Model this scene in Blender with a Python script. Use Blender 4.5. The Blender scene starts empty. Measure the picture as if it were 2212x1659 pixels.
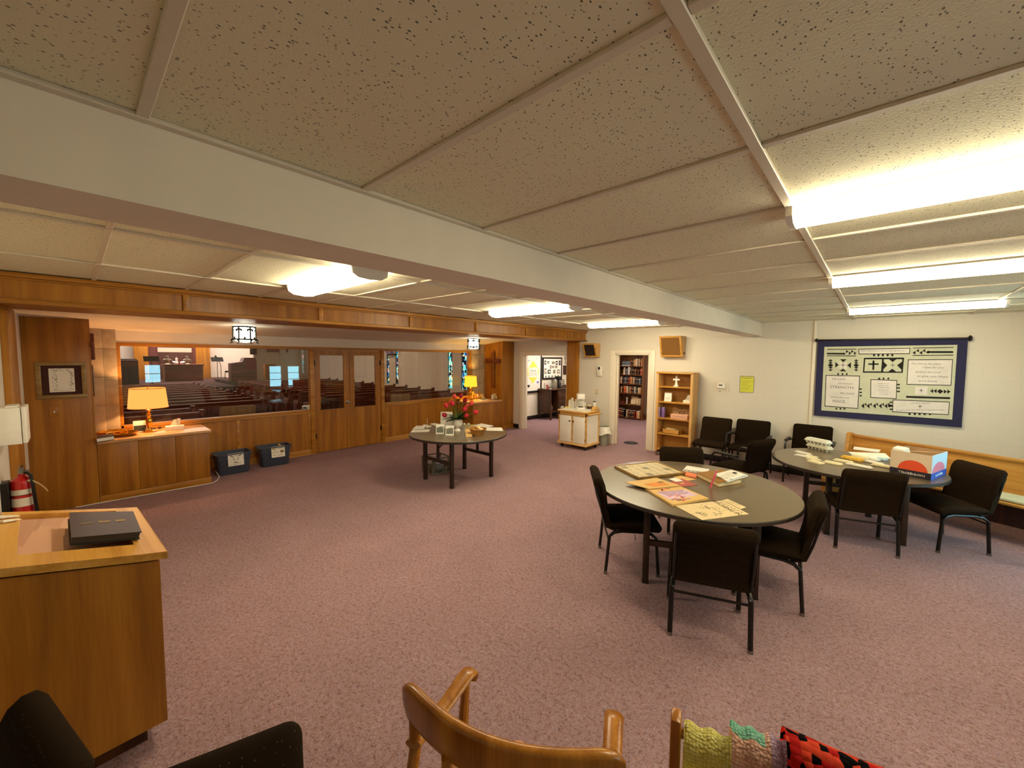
import bpy, bmesh, math, random
from mathutils import Vector, Matrix
random.seed(7)
PI=math.pi
S=bpy.context.scene
COL=S.collection
# ---------------------------------------------------------------- camera
FPX=864.84; YAW,PITCH,ROLL=[math.radians(a) for a in (42.32976,-3.80057,0.516825)]
EYE=Vector((0,0,1.95))
def cam_axes():
    f=Vector((-math.sin(YAW)*math.cos(PITCH),math.cos(YAW)*math.cos(PITCH),math.sin(PITCH)))
    r=Vector((math.cos(YAW),math.sin(YAW),0)); u=r.cross(f)
    return math.cos(ROLL)*r+math.sin(ROLL)*u, -math.sin(ROLL)*r+math.cos(ROLL)*u, f
RX,UP,FW=cam_axes()
cd=bpy.data.cameras.new('camera'); cam=bpy.data.objects.new('camera',cd); COL.objects.link(cam)
cd.sensor_fit='HORIZONTAL'; cd.sensor_width=36; cd.lens=36*FPX/2212; cd.clip_start=.02; cd.clip_end=200
m=Matrix((RX,UP,-FW)).transposed().to_4x4(); m.translation=EYE; cam.matrix_world=m
S.camera=cam
# layout helpers: where a sight line of the survey photograph meets a real plane of the room
def ray(px,py): return RX*(px-1106)-UP*(py-829.5)+FW*FPX
def P(px,py,z):
    d=ray(px,py); return EYE+d*((z-EYE.z)/d.z)
def PX(px,py,x):
    d=ray(px,py); return EYE+d*((x-EYE.x)/d.x)
def PY(px,py,y):
    d=ray(px,py); return EYE+d*((y-EYE.y)/d.y)
# ---------------------------------------------------------------- mesh builder
def xf(loc=(0,0,0),rz=0,rx=0,ry=0):
    return Matrix.Translation(loc)@Matrix.Rotation(rz,4,'Z')@Matrix.Rotation(ry,4,'Y')@Matrix.Rotation(rx,4,'X')
class MB:
    def __init__(s): s.bm=bmesh.new()
    def add(s,t,m=0,M=None):
        for f in t.faces: f.material_index=m
        if M is not None: bmesh.ops.transform(t,matrix=M,verts=t.verts)
        me=bpy.data.meshes.new('tmp'); t.to_mesh(me); t.free(); s.bm.from_mesh(me); bpy.data.meshes.remove(me); return s
    def box(s,x0,y0,z0,x1,y1,z1,m=0,bev=0,seg=2,M=None):
        t=bmesh.new(); bmesh.ops.create_cube(t,size=1)
        bmesh.ops.transform(t,matrix=Matrix.Translation(((x0+x1)/2,(y0+y1)/2,(z0+z1)/2))@Matrix.Diagonal((abs(x1-x0),abs(y1-y0),abs(z1-z0),1)),verts=t.verts)
        if bev: bmesh.ops.bevel(t,geom=t.edges[:],offset=bev,segments=seg,profile=.5,affect='EDGES')
        return s.add(t,m,M)
    def lathe(s,prof,c=(0,0,0),n=24,m=0,M=None,sx=1,sy=1):
        t=bmesh.new(); rings=[]
        for r,z in prof:
            if r<1e-6: rings.append([t.verts.new((c[0],c[1],c[2]+z))])
            else: rings.append([t.verts.new((c[0]+sx*r*math.cos(2*PI*i/n),c[1]+sy*r*math.sin(2*PI*i/n),c[2]+z)) for i in range(n)])
        for a,b in zip(rings,rings[1:]):
            for i in range(n):
                j=(i+1)%n
                q=[a[i%len(a)],a[j%len(a)],b[j%len(b)],b[i%len(b)]]
                u=[]
                for v in q:
                    if v not in u: u.append(v)
                if len(u)>2:
                    try: t.faces.new(u)
                    except ValueError: pass
        bmesh.ops.recalc_face_normals(t,faces=t.faces)
        return s.add(t,m,M)
    def cyl(s,x,y,z0,z1,r,r1=None,n=20,m=0,M=None):
        r1=r if r1 is None else r1
        return s.lathe([(0,z0),(r,z0),(r1,z1),(0,z1)],(x,y,0),n,m,M)
    def tube(s,pts,r,n=8,m=0,M=None,closed=False,flat=1):
        pts=[Vector(p) for p in pts]; t=bmesh.new(); rings=[]; N=len(pts)
        rr=r if isinstance(r,(list,tuple)) else [r]*N
        prev=None
        for k,p in enumerate(pts):
            if closed: d=pts[(k+1)%N]-pts[k-1]
            else: d=pts[min(k+1,N-1)]-pts[max(k-1,0)]
            d.normalize()
            if prev is None:
                a=Vector((0,0,1)) if abs(d.z)<.9 else Vector((1,0,0)); u=(a-d*a.dot(d)).normalized()
            else: u=(prev-d*prev.dot(d)).normalized()
            prev=u; v=d.cross(u)
            rings.append([t.verts.new(p+(u*math.cos(2*PI*i/n)+v*flat*math.sin(2*PI*i/n))*rr[k]) for i in range(n)])
        pairs=list(zip(rings,rings[1:]))
        if closed: pairs.append((rings[-1],rings[0]))
        for a,b in pairs:
            for i in range(n): t.faces.new((a[i],a[(i+1)%n],b[(i+1)%n],b[i]))
        if not closed: t.faces.new(rings[0][::-1]); t.faces.new(rings[-1])
        bmesh.ops.recalc_face_normals(t,faces=t.faces)
        return s.add(t,m,M)
    def prism(s,poly,z0,z1,m=0,M=None,bev=0):
        t=bmesh.new(); a=[t.verts.new((p[0],p[1],z0)) for p in poly]; b=[t.verts.new((p[0],p[1],z1)) for p in poly]; n=len(a)
        t.faces.new(a[::-1]); t.faces.new(b)
        for i in range(n): t.faces.new((a[i],a[(i+1)%n],b[(i+1)%n],b[i]))
        bmesh.ops.recalc_face_normals(t,faces=t.faces)
        if bev: bmesh.ops.bevel(t,geom=t.edges[:],offset=bev,segments=2,profile=.5,affect='EDGES')
        return s.add(t,m,M)
    def hexa(s,a,b,m=0):
        t=bmesh.new(); A=[t.verts.new(p) for p in a]; B=[t.verts.new(p) for p in b]; n=len(A)
        t.faces.new(A[::-1]); t.faces.new(B)
        for i in range(n): t.faces.new((A[i],A[(i+1)%n],B[(i+1)%n],B[i]))
        bmesh.ops.recalc_face_normals(t,faces=t.faces)
        return s.add(t,m)
    def grid(s,fn,nu,nv,m=0,M=None,th=0,mf=None):
        t=bmesh.new(); V=[[t.verts.new(fn(i/nu,j/nv)) for j in range(nv+1)] for i in range(nu+1)]
        for i in range(nu):
            for j in range(nv): t.faces.new((V[i][j],V[i+1][j],V[i+1][j+1],V[i][j+1]))
        if th: bmesh.ops.solidify(t,geom=t.faces[:],thickness=th)
        return s.add(t,m,M)
    def text(s,st,size,M,m=0,ext=.0004,align='CENTER',shear=0):
        cu=bpy.data.curves.new('t','FONT'); cu.body=st; cu.size=size; cu.align_x=align; cu.align_y='CENTER'; cu.extrude=ext; cu.resolution_u=2; cu.shear=shear
        o=bpy.data.objects.new('t',cu); COL.objects.link(o); bpy.context.view_layer.update()
        dg=bpy.context.evaluated_depsgraph_get(); me=bpy.data.meshes.new_from_object(o.evaluated_get(dg)); bpy.data.objects.remove(o); bpy.data.curves.remove(cu)
        t=bmesh.new(); t.from_mesh(me); bpy.data.meshes.remove(me)
        return s.add(t,m,M)
    def build(s,name,mats,parent=None,loc=None,rz=0,smooth=35):
        me=bpy.data.meshes.new(name); s.bm.to_mesh(me); s.bm.free()
        for k in (mats if isinstance(mats,(list,tuple)) else [mats]): me.materials.append(k)
        if smooth:
            me.shade_smooth(); me.set_sharp_from_angle(angle=math.radians(smooth))
        o=bpy.data.objects.new(name,me); COL.objects.link(o)
        if parent is not None: o.parent=parent
        if loc is not None: o.location=loc
        o.rotation_euler.z=rz
        return o
def tag(o,label,cat,group=None):
    o['label']=label; o['category']=cat
    if group: o['group']=group
    return o
def thing(name,label,cat,loc=(0,0,0),rz=0,group=None):
    o=bpy.data.objects.new(name,None); o.empty_display_size=.1; COL.objects.link(o); o.location=loc; o.rotation_euler.z=rz
    return tag(o,label,cat,group)
def dup(root,loc,rz,label,group=None):
    r=root.copy(); COL.objects.link(r); r.location=loc; r.rotation_euler=(0,0,rz); r['label']=label
    if group: r['group']=group
    for ch in list(root.children):
        c=ch.copy(); COL.objects.link(c); c.parent=r
        for g in list(ch.children):
            d=g.copy(); COL.objects.link(d); d.parent=c
    return r
def struct(mb,name,mats,smooth=35):
    o=mb.build(name,mats,smooth=smooth); o['kind']='structure'; return o
def rrect(x0,y0,x1,y1,r,n=5):
    out=[]
    for cx,cy,a in ((x1-r,y1-r,0),(x0+r,y1-r,90),(x0+r,y0+r,180),(x1-r,y0+r,270)):
        for k in range(n+1):
            t=math.radians(a+90*k/n); out.append((cx+r*math.cos(t),cy+r*math.sin(t)))
    return out
RXM=Matrix.Rotation(PI/2,4,'X')   # turns a plate drawn in XY to stand in XZ
# ---------------------------------------------------------------- materials
def lin(c): return tuple(((v/255+.055)/1.055)**2.4 if v>10 else v/255/12.92 for v in c)+(1,)
def newmat(name):
    m=bpy.data.materials.new(name); m.use_nodes=True; nt=m.node_tree; b=nt.nodes['Principled BSDF']; return m,nt,b
def mat(name,rgb,rough=.6,metal=0,spec=.5,vary=0,scale=30,bump=0,emit=0,alpha=None,coat=0):
    m,nt,b=newmat(name); c=lin(rgb)
    b.inputs['Base Color'].default_value=c; b.inputs['Roughness'].default_value=rough; b.inputs['Metallic'].default_value=metal
    b.inputs['Specular IOR Level'].default_value=spec; b.inputs['Coat Weight'].default_value=coat
    if vary or bump:
        tc=nt.nodes.new('ShaderNodeTexCoord'); n=nt.nodes.new('ShaderNodeTexNoise'); n.inputs['Scale'].default_value=scale; n.inputs['Detail'].default_value=3
        nt.links.new(tc.outputs['Object'],n.inputs['Vector'])
        if vary:
            r=nt.nodes.new('ShaderNodeValToRGB'); r.color_ramp.elements[0].position=.3; r.color_ramp.elements[1].position=.7
            r.color_ramp.elements[0].color=tuple(v*(1-vary) for v in c[:3])+(1,); r.color_ramp.elements[1].color=tuple(min(1,v*(1+vary)) for v in c[:3])+(1,)
            nt.links.new(n.outputs['Fac'],r.inputs['Fac']); nt.links.new(r.outputs['Color'],b.inputs['Base Color'])
        if bump:
            bp=nt.nodes.new('ShaderNodeBump'); bp.inputs['Strength'].default_value=bump; bp.inputs['Distance'].default_value=.004
            nt.links.new(n.outputs['Fac'],bp.inputs['Height']); nt.links.new(bp.outputs['Normal'],b.inputs['Normal'])
    if emit: b.inputs['Emission Color'].default_value=c; b.inputs['Emission Strength'].default_value=emit
    return m
def wood(name,dark,mid,light,axis='Z',rough=.38,scale=1.0):
    m,nt,b=newmat(name); L=nt.links.new
    tc=nt.nodes.new('ShaderNodeTexCoord'); mp=nt.nodes.new('ShaderNodeMapping'); L(tc.outputs['Object'],mp.inputs['Vector'])
    st={'X':(.5,9,9),'Y':(9,.5,9),'Z':(9,9,.5)}[axis]; mp.inputs['Scale'].default_value=tuple(v*scale for v in st)
    n=nt.nodes.new('ShaderNodeTexNoise'); n.inputs['Scale'].default_value=1.3; n.inputs['Detail'].default_value=5; n.inputs['Distortion'].default_value=.6; L(mp.outputs[0],n.inputs['Vector'])
    n2=nt.nodes.new('ShaderNodeTexNoise'); n2.inputs['Scale'].default_value=14; n2.inputs['Detail'].default_value=2; L(mp.outputs[0],n2.inputs['Vector'])
    mx=nt.nodes.new('ShaderNodeMath'); mx.operation='MULTIPLY_ADD'; mx.inputs[1].default_value=.25; L(n2.outputs['Fac'],mx.inputs[0]); L(n.outputs['Fac'],mx.inputs[2])
    r=nt.nodes.new('ShaderNodeValToRGB'); e=r.color_ramp.elements; e[0].position=.42; e[0].color=lin(dark); e[1].position=.82; e[1].color=lin(light); k=e.new(.62); k.color=lin(mid)
    L(mx.outputs[0],r.inputs['Fac']); L(r.outputs['Color'],b.inputs['Base Color']); b.inputs['Roughness'].default_value=rough
    bp=nt.nodes.new('ShaderNodeBump'); bp.inputs['Strength'].default_value=.08; bp.inputs['Distance'].default_value=.002; L(n2.outputs['Fac'],bp.inputs['Height']); L(bp.outputs['Normal'],b.inputs['Normal'])
    return m
def carpet(name,cols):
    m,nt,b=newmat(name); L=nt.links.new
    tc=nt.nodes.new('ShaderNodeTexCoord')
    v=nt.nodes.new('ShaderNodeTexVoronoi'); v.inputs['Scale'].default_value=165; L(tc.outputs['Object'],v.inputs['Vector'])
    sp=nt.nodes.new('ShaderNodeSeparateColor'); L(v.outputs['Color'],sp.inputs[0])
    n=nt.nodes.new('ShaderNodeTexNoise'); n.inputs['Scale'].default_value=38; n.inputs['Detail'].default_value=5; n.inputs['Roughness'].default_value=.7; L(tc.outputs['Object'],n.inputs['Vector'])
    a=nt.nodes.new('ShaderNodeMath'); a.operation='MULTIPLY_ADD'; a.inputs[1].default_value=.4; L(sp.outputs[0],a.inputs[0]); L(n.outputs['Fac'],a.inputs[2])
    r=nt.nodes.new('ShaderNodeValToRGB'); e=r.color_ramp.elements; e[0].position=.42; e[0].color=lin(cols[0]); e[1].position=1.0; e[1].color=lin(cols[-1])
    for k,c in enumerate(cols[1:-1]): q=e.new(.42+.58*(k+1)/(len(cols)-1)); q.color=lin(c)
    L(a.outputs[0],r.inputs['Fac'])
    n3=nt.nodes.new('ShaderNodeTexNoise'); n3.inputs['Scale'].default_value=2.2; n3.inputs['Detail'].default_value=2; L(tc.outputs['Object'],n3.inputs['Vector'])
    mr=nt.nodes.new('ShaderNodeMapRange'); mr.inputs[3].default_value=.86; mr.inputs[4].default_value=1.1; L(n3.outputs['Fac'],mr.inputs[0])
    mm=nt.nodes.new('ShaderNodeMix'); mm.data_type='RGBA'; mm.blend_type='MULTIPLY'; mm.inputs[0].default_value=1; L(r.outputs['Color'],mm.inputs[6]); L(mr.outputs[0],mm.inputs[7])
    L(mm.outputs[2],b.inputs['Base Color']); b.inputs['Roughness'].default_value=.95; b.inputs['Specular IOR Level'].default_value=.1
    bp=nt.nodes.new('ShaderNodeBump'); bp.inputs['Strength'].default_value=.6; bp.inputs['Distance'].default_value=.006; L(a.outputs[0],bp.inputs['Height']); L(bp.outputs['Normal'],b.inputs['Normal'])
    return m
def blockwall(name,rgb,axis):
    m,nt,b=newmat(name); L=nt.links.new
    tc=nt.nodes.new('ShaderNodeTexCoord'); sx=nt.nodes.new('ShaderNodeSeparateXYZ'); cx=nt.nodes.new('ShaderNodeCombineXYZ'); L(tc.outputs['Object'],sx.inputs[0])
    L(sx.outputs[0 if axis=='X' else 1],cx.inputs[0]); L(sx.outputs[2],cx.inputs[1])
    br=nt.nodes.new('ShaderNodeTexBrick'); L(cx.outputs[0],br.inputs['Vector']); br.inputs['Scale'].default_value=1; br.inputs['Brick Width'].default_value=.42; br.inputs['Row Height'].default_value=.212; br.inputs['Mortar Size'].default_value=.004; br.inputs['Mortar Smooth'].default_value=.4
    n=nt.nodes.new('ShaderNodeTexNoise'); n.inputs['Scale'].default_value=60; n.inputs['Detail'].default_value=4; L(tc.outputs['Object'],n.inputs['Vector'])
    ad=nt.nodes.new('ShaderNodeMath'); ad.operation='MULTIPLY_ADD'; ad.inputs[1].default_value=-1.2; L(br.outputs['Fac'],ad.inputs[0]); L(n.outputs['Fac'],ad.inputs[2])
    bp=nt.nodes.new('ShaderNodeBump'); bp.inputs['Strength'].default_value=.2; bp.inputs['Distance'].default_value=.004; L(ad.outputs[0],bp.inputs['Height']); L(bp.outputs['Normal'],b.inputs['Normal'])
    r=nt.nodes.new('ShaderNodeMix'); r.data_type='RGBA'; r.inputs[6].default_value=lin(rgb); r.inputs[7].default_value=tuple(v*.95 for v in lin(rgb)[:3])+(1,); L(br.outputs['Fac'],r.inputs[0]); L(r.outputs[2],b.inputs['Base Color'])
    b.inputs['Roughness'].default_value=.6; b.inputs['Specular IOR Level'].default_value=.3
    return m
def tilemat(name,rgb):
    m,nt,b=newmat(name); L=nt.links.new
    tc=nt.nodes.new('ShaderNodeTexCoord'); mp=nt.nodes.new('ShaderNodeMapping'); mp.inputs['Rotation'].default_value=(0,0,.5); mp.inputs['Scale'].default_value=(1,.62,1); L(tc.outputs['Object'],mp.inputs['Vector'])
    v=nt.nodes.new('ShaderNodeTexVoronoi'); v.inputs['Scale'].default_value=150; L(mp.outputs[0],v.inputs['Vector'])
    sp=nt.nodes.new('ShaderNodeSeparateColor'); L(v.outputs['Color'],sp.inputs[0])
    th=nt.nodes.new('ShaderNodeMapRange'); th.inputs[1].default_value=.42; th.inputs[2].default_value=1; th.inputs[3].default_value=0; th.inputs[4].default_value=.36; L(sp.outputs[0],th.inputs[0])
    lt=nt.nodes.new('ShaderNodeMath'); lt.operation='LESS_THAN'; L(v.outputs['Distance'],lt.inputs[0]); L(th.outputs[0],lt.inputs[1])
    n=nt.nodes.new('ShaderNodeTexNoise'); n.inputs['Scale'].default_value=140; n.inputs['Detail'].default_value=3; L(tc.outputs['Object'],n.inputs['Vector'])
    r=nt.nodes.new('ShaderNodeMix'); r.data_type='RGBA'; c=lin(rgb); r.inputs[6].default_value=c; r.inputs[7].default_value=tuple(v_*.22 for v_ in c[:3])+(1,); L(lt.outputs[0],r.inputs[0]); L(r.outputs[2],b.inputs['Base Color'])
    ad=nt.nodes.new('ShaderNodeMath'); ad.operation='MULTIPLY_ADD'; ad.inputs[1].default_value=-1.5; L(lt.outputs[0],ad.inputs[0]); L(n.outputs['Fac'],ad.inputs[2])
    bp=nt.nodes.new('ShaderNodeBump'); bp.inputs['Strength'].default_value=.45; bp.inputs['Distance'].default_value=.003; L(ad.outputs[0],bp.inputs['Height']); L(bp.outputs['Normal'],b.inputs['Normal'])
    b.inputs['Roughness'].default_value=.9; b.inputs['Specular IOR Level'].default_value=.15
    return m
def fabric(name,rgb,dot):
    m,nt,b=newmat(name); L=nt.links.new
    tc=nt.nodes.new('ShaderNodeTexCoord'); v=nt.nodes.new('ShaderNodeTexVoronoi'); v.inputs['Scale'].default_value=62; v.inputs['Randomness'].default_value=.35; L(tc.outputs['Object'],v.inputs['Vector'])
    lt=nt.nodes.new('ShaderNodeMath'); lt.operation='LESS_THAN'; lt.inputs[1].default_value=.13; L(v.outputs['Distance'],lt.inputs[0])
    n=nt.nodes.new('ShaderNodeTexNoise'); n.inputs['Scale'].default_value=300; L(tc.outputs['Object'],n.inputs['Vector'])
    r=nt.nodes.new('ShaderNodeMix'); r.data_type='RGBA'; r.inputs[6].default_value=lin(rgb); r.inputs[7].default_value=lin(dot); L(lt.outputs[0],r.inputs[0]); L(r.outputs[2],b.inputs['Base Color'])
    bp=nt.nodes.new('ShaderNodeBump'); bp.inputs['Strength'].default_value=.3; bp.inputs['Distance'].default_value=.002; L(n.outputs['Fac'],bp.inputs['Height']); L(bp.outputs['Normal'],b.inputs['Normal'])
    b.inputs['Roughness'].default_value=.9; b.inputs['Specular IOR Level'].default_value=.06
    return m
def glassmat(name,tint=(1,1,1),refl=.075,ior=1.5):
    m,nt,b=newmat(name); nt.nodes.remove(b); L=nt.links.new; out=nt.nodes['Material Output']
    t=nt.nodes.new('ShaderNodeBsdfTransparent'); t.inputs[0].default_value=tint+(1,)
    g=nt.nodes.new('ShaderNodeBsdfGlossy'); g.inputs['Roughness'].default_value=.0
    f=nt.nodes.new('ShaderNodeFresnel'); f.inputs['IOR'].default_value=ior
    a=nt.nodes.new('ShaderNodeMath'); a.operation='ADD'; a.use_clamp=True; a.inputs[1].default_value=refl-.04; L(f.outputs[0],a.inputs[0])
    gb=nt.nodes.new('ShaderNodeNewGeometry'); s1=nt.nodes.new('ShaderNodeMath'); s1.operation='SUBTRACT'; s1.inputs[0].default_value=1; L(gb.outputs['Backfacing'],s1.inputs[1])
    a2=nt.nodes.new('ShaderNodeMath'); a2.operation='MULTIPLY'; L(a.outputs[0],a2.inputs[0]); L(s1.outputs[0],a2.inputs[1])
    x=nt.nodes.new('ShaderNodeMixShader'); L(a2.outputs[0],x.inputs[0]); L(t.outputs[0],x.inputs[1]); L(g.outputs[0],x.inputs[2]); L(x.outputs[0],out.inputs[0])
    return m
def crochet(name,cols,kind):
    m,nt,b=newmat(name); L=nt.links.new
    tc=nt.nodes.new('ShaderNodeTexCoord'); v=nt.nodes.new('ShaderNodeTexVoronoi'); v.inputs['Scale'].default_value=46 if kind else 105; v.inputs['Randomness'].default_value=.45; L(tc.outputs['Object'],v.inputs['Vector'])
    if kind:
        sp=nt.nodes.new('ShaderNodeSeparateColor'); L(v.outputs['Color'],sp.inputs[0]); r=nt.nodes.new('ShaderNodeValToRGB'); r.color_ramp.interpolation='CONSTANT'; e=r.color_ramp.elements
        e[0].position=0; e[0].color=lin(cols[0]); e[1].position=.5; e[1].color=lin(cols[1]); q=e.new(.76); q.color=lin(cols[2]); L(sp.outputs[0],r.inputs['Fac'])
    else:
        r=nt.nodes.new('ShaderNodeValToRGB'); e=r.color_ramp.elements; e[0].position=.15; e[0].color=lin(cols[0]); e[1].position=.75; e[1].color=lin(cols[1]); L(v.outputs['Distance'],r.inputs['Fac'])
    L(r.outputs['Color'],b.inputs['Base Color'])
    bp=nt.nodes.new('ShaderNodeBump'); bp.invert=True; bp.inputs['Strength'].default_value=.9; bp.inputs['Distance'].default_value=.008; L(v.outputs['Distance'],bp.inputs['Height']); L(bp.outputs['Normal'],b.inputs['Normal'])
    b.inputs['Roughness'].default_value=.95; b.inputs['Specular IOR Level'].default_value=.1
    return m
def emitmat(name,rgb,st,pattern=None):
    m,nt,b=newmat(name); nt.nodes.remove(b); L=nt.links.new; e=nt.nodes.new('ShaderNodeEmission'); e.inputs[0].default_value=lin(rgb); e.inputs[1].default_value=st; L(e.outputs[0],nt.nodes['Material Output'].inputs[0])
    if pattern=='stained':
        tc=nt.nodes.new('ShaderNodeTexCoord'); mp=nt.nodes.new('ShaderNodeMapping'); mp.inputs['Scale'].default_value=(7,1,6); L(tc.outputs['Object'],mp.inputs[0])
        v=nt.nodes.new('ShaderNodeTexVoronoi'); v.distance='CHEBYCHEV'; v.inputs['Scale'].default_value=1.6; v.inputs['Randomness'].default_value=.8; L(mp.outputs[0],v.inputs['Vector'])
        sp=nt.nodes.new('ShaderNodeSeparateColor'); L(v.outputs['Color'],sp.inputs[0]); r=nt.nodes.new('ShaderNodeValToRGB'); r.color_ramp.interpolation='CONSTANT'; k=r.color_ramp.elements
        k[0].position=0; k[0].color=lin((8,10,14)); k[1].position=.34; k[1].color=lin((40,190,200))
        for p,c in ((.52,(120,225,225)),(.66,(235,235,190)),(.78,(30,70,150)),(.88,(230,120,140)),(.94,(10,30,60))): q=k.new(p); q.color=lin(c)
        L(sp.outputs[1],r.inputs['Fac']); L(r.outputs['Color'],e.inputs[0])
    return m
M={}
M['honey']=wood('honey_plywood',(140,86,14),(162,102,22),(180,120,34))
M['honey_y']=wood('honey_plywood_rail',(148,94,20),(174,114,32),(194,136,48),'Y')
M['oak']=wood('light_oak_trim',(172,116,38),(198,142,56),(214,162,82),'X',.35)
M['cartwood']=wood('pale_beech',(196,146,70),(214,166,90),(228,184,112),'X',.35)
M['oak_y']=wood('light_oak_edge',(160,104,36),(190,130,56),(208,152,80),'Y',.35)
M['birch']=wood('birch_shelving',(186,134,70),(206,156,90),(218,170,106),'Z',.4)
M['pewoak']=wood('golden_oak',(150,98,32),(188,130,56),(206,154,80),'X',.35)
M['pew']=wood('dark_pew_wood',(74,26,8),(104,44,14),(134,64,24),'Y',.5)
M['chancel']=carpet('dark_chancel_carpet',((44,28,26),(62,40,36),(74,48,42),(70,48,50),(88,60,52)))
M['chairwood']=wood('maple_chair_wood',(126,72,16),(158,98,26),(182,122,42),'Z',.26)
M['walnut']=wood('dark_walnut',(44,22,8),(62,32,12),(80,44,18),'Z',.35)
M['countertop']=mat('tan_counter_laminate',(206,156,104),.3,vary=.06,scale=90)
M['carpet']=carpet('mauve_carpet',((112,86,89),(142,110,110),(160,125,124),(152,131,144),(180,146,140)))
M['block']=blockwall('white_painted_block',(222,213,198),'X')
M['block_y']=blockwall('white_painted_block_side',(226,217,202),'Y')
M['white']=mat('white_paint',(230,220,200),.55,vary=.03,scale=8,bump=.05)
M['whitetrim']=mat('white_trim_paint',(236,224,204),.4,bump=.04)
M['tile']=tilemat('fissured_ceiling_tile',(229,221,192))
M['tee']=mat('ceiling_tee_enamel',(214,202,182),.45,vary=.02)
M['plaster']=mat('plaster',(226,214,196),.7,vary=.03,scale=5,bump=.06)
M['stone']=mat('limestone',(176,158,130),.8,vary=.14,scale=9,bump=.2)
M['blackbase']=mat('black_rubber_base',(24,12,8),.5,bump=.05)
M['fabric']=fabric('black_dotted_upholstery',(36,25,14),(78,64,42))
M['fabricplain']=mat('black_upholstery',(32,22,12),.95,spec=.05,bump=.3,scale=220)
M['metal']=mat('black_metal_frame',(24,19,14),.35,.3,bump=.02)
M['chrome']=mat('steel_glide',(150,146,136),.3,1,vary=.05)
M['brass']=mat('polished_brass',(214,160,62),.22,1,vary=.06)
M['laminate']=mat('brown_table_laminate',(104,89,68),.28,vary=.08,scale=150,coat=.15)
M['tableedge']=mat('dark_table_edging',(46,36,26),.4,bump=.03)
M['tableleg']=mat('brown_painted_steel',(54,38,26),.4,.2,bump=.02)
M['paper']=mat('white_paper',(240,234,220),.7,vary=.02)
M['aged']=mat('aged_newsprint',(228,204,156),.75,vary=.05,scale=14)
M['manila']=mat('manila_paper',(222,180,110),.7,vary=.05,scale=12)
M['ink']=mat('black_ink',(30,26,24),.7,vary=.05)
M['greyink']=mat('grey_print',(140,130,112),.7,vary=.25,scale=60)
M['plasticwhite']=mat('white_plastic',(238,232,220),.35,vary=.02)
M['plasticgrey']=mat('grey_plastic',(150,146,130),.45,vary=.04)
M['tub']=mat('slate_blue_plastic',(62,68,86),.4,bump=.04)
M['tubin']=mat('slate_blue_plastic_inside',(54,58,72),.5,bump=.04)
M['black']=mat('black_plastic',(18,14,12),.4,bump=.03)
M['glass']=glassmat('window_glass')
M['acrylic']=glassmat('clear_acrylic',(.99,.99,.985),.04,1.18)
M['fluoro']=emitmat('fluorescent_lens',(255,242,204),24)
M['fluoro_side']=emitmat('fluorescent_lens_side',(255,242,204),50)
M['lampshade']=emitmat('lit_lamp_shade',(255,172,82),.98)
M['lampshade2']=emitmat('lit_yellow_lamp_shade',(255,205,52),1.05)
M['lantern']=emitmat('lantern_glass',(255,250,226),10)
M['daylight']=emitmat('daylit_window_pane',(150,218,236),13)
M['stained']=emitmat('stained_glass',(80,200,200),.9,'stained')
# ================================================================ THE SETTING
YB=8.22; CZ=2.593; XG=-8.17; YL=-.40; XR=2.2; YF=-1.8
def wallx(mb,y0,y1,x0,x1,z1,holes=()):
    # wall along X between y0 and y1 with door holes (xa,xb,za,zb)
    x=x0
    for xa,xb,za,zb in sorted(holes):
        if xa>x: mb.box(x,y0,0,xa,y1,z1)
        if za>0: mb.box(xa,y0,0,xb,y1,za)
        if zb<z1: mb.box(xa,y0,zb,xb,y1,z1)
        x=xb
    if x<x1: mb.box(x,y0,0,x1,y1,z1)
def wally(mb,x0,x1,y0,y1,z1,holes=()):
    y=y0
    for ya,yb,za,zb in sorted(holes):
        if ya>y: mb.box(x0,y,0,x1,ya,z1)
        if za>0: mb.box(x0,ya,0,x1,yb,za)
        if zb<z1: mb.box(x0,ya,zb,x1,yb,z1)
        y=yb
    if y<y1: mb.box(x0,y,0,x1,y1,z1)
b=MB(); b.box(-8.2,-6.2,-.1,3,14,0); struct(b,'floor',M['carpet'])
b=MB(); b.box(-33,-6.2,-.1,-8.2,14,0); struct(b,'floor_sanctuary',M['chancel'])
b=MB(); wallx(b,YB,YB+.18,-8.17,XR+.1,2.75,[(-7.10,-5.62,0,2.03),(-4.36,-3.56,0,2.05)]); struct(b,'wall_back',M['block'])
b=MB(); b.box(-8.17,YL-.15,0,-2.6,YL,2.75); b.box(-2.75,YF,0,-2.6,YL-.15,2.75); struct(b,'wall_left',M['block'])
b=MB(); b.box(-2.75,YF-.15,0,XR+.15,YF,2.75); struct(b,'wall_front',M['block'])
WIN=[(1.67,2.07,.97,1.57),(5.5,5.94,.65,1.49),(6.2,6.65,.67,1.48)]
b=MB(); wally(b,XR,XR+.15,YF-.15,YB+.18,2.75,WIN); struct(b,'wall_right',M['block_y'])
# ceiling of tiles in an exposed tee grid
b=MB(); b.box(-5.9,YF-.15,CZ+.006,XR+.15,YB,2.75); struct(b,'ceiling',M['tile'])
b=MB()
for x in (-.305,.905,2.11,-1.515,-1.83,-4.17,-2.96): b.box(x-.016,YF,CZ-.008,x+.016,YB,CZ+.006,bev=.002,seg=1)
for k in range(-3,13):
    y=.157+.6355*k
    for x0,x1 in ((-5.12,-4.17),(-4.17,-2.96),(-2.96,-1.82),(-1.53,-.305),(-.305,.905),(.905,2.11)):
        b.box(x0+.016,y-.014,CZ-.005,x1-.016,y+.014,CZ+.006,bev=.002,seg=1)
struct(b,'trim_1',M['tee'])
b=MB(); b.box(-1.81,YF,2.365,-1.53,YB,CZ+.01); struct(b,'beam',M['plaster'])
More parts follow.
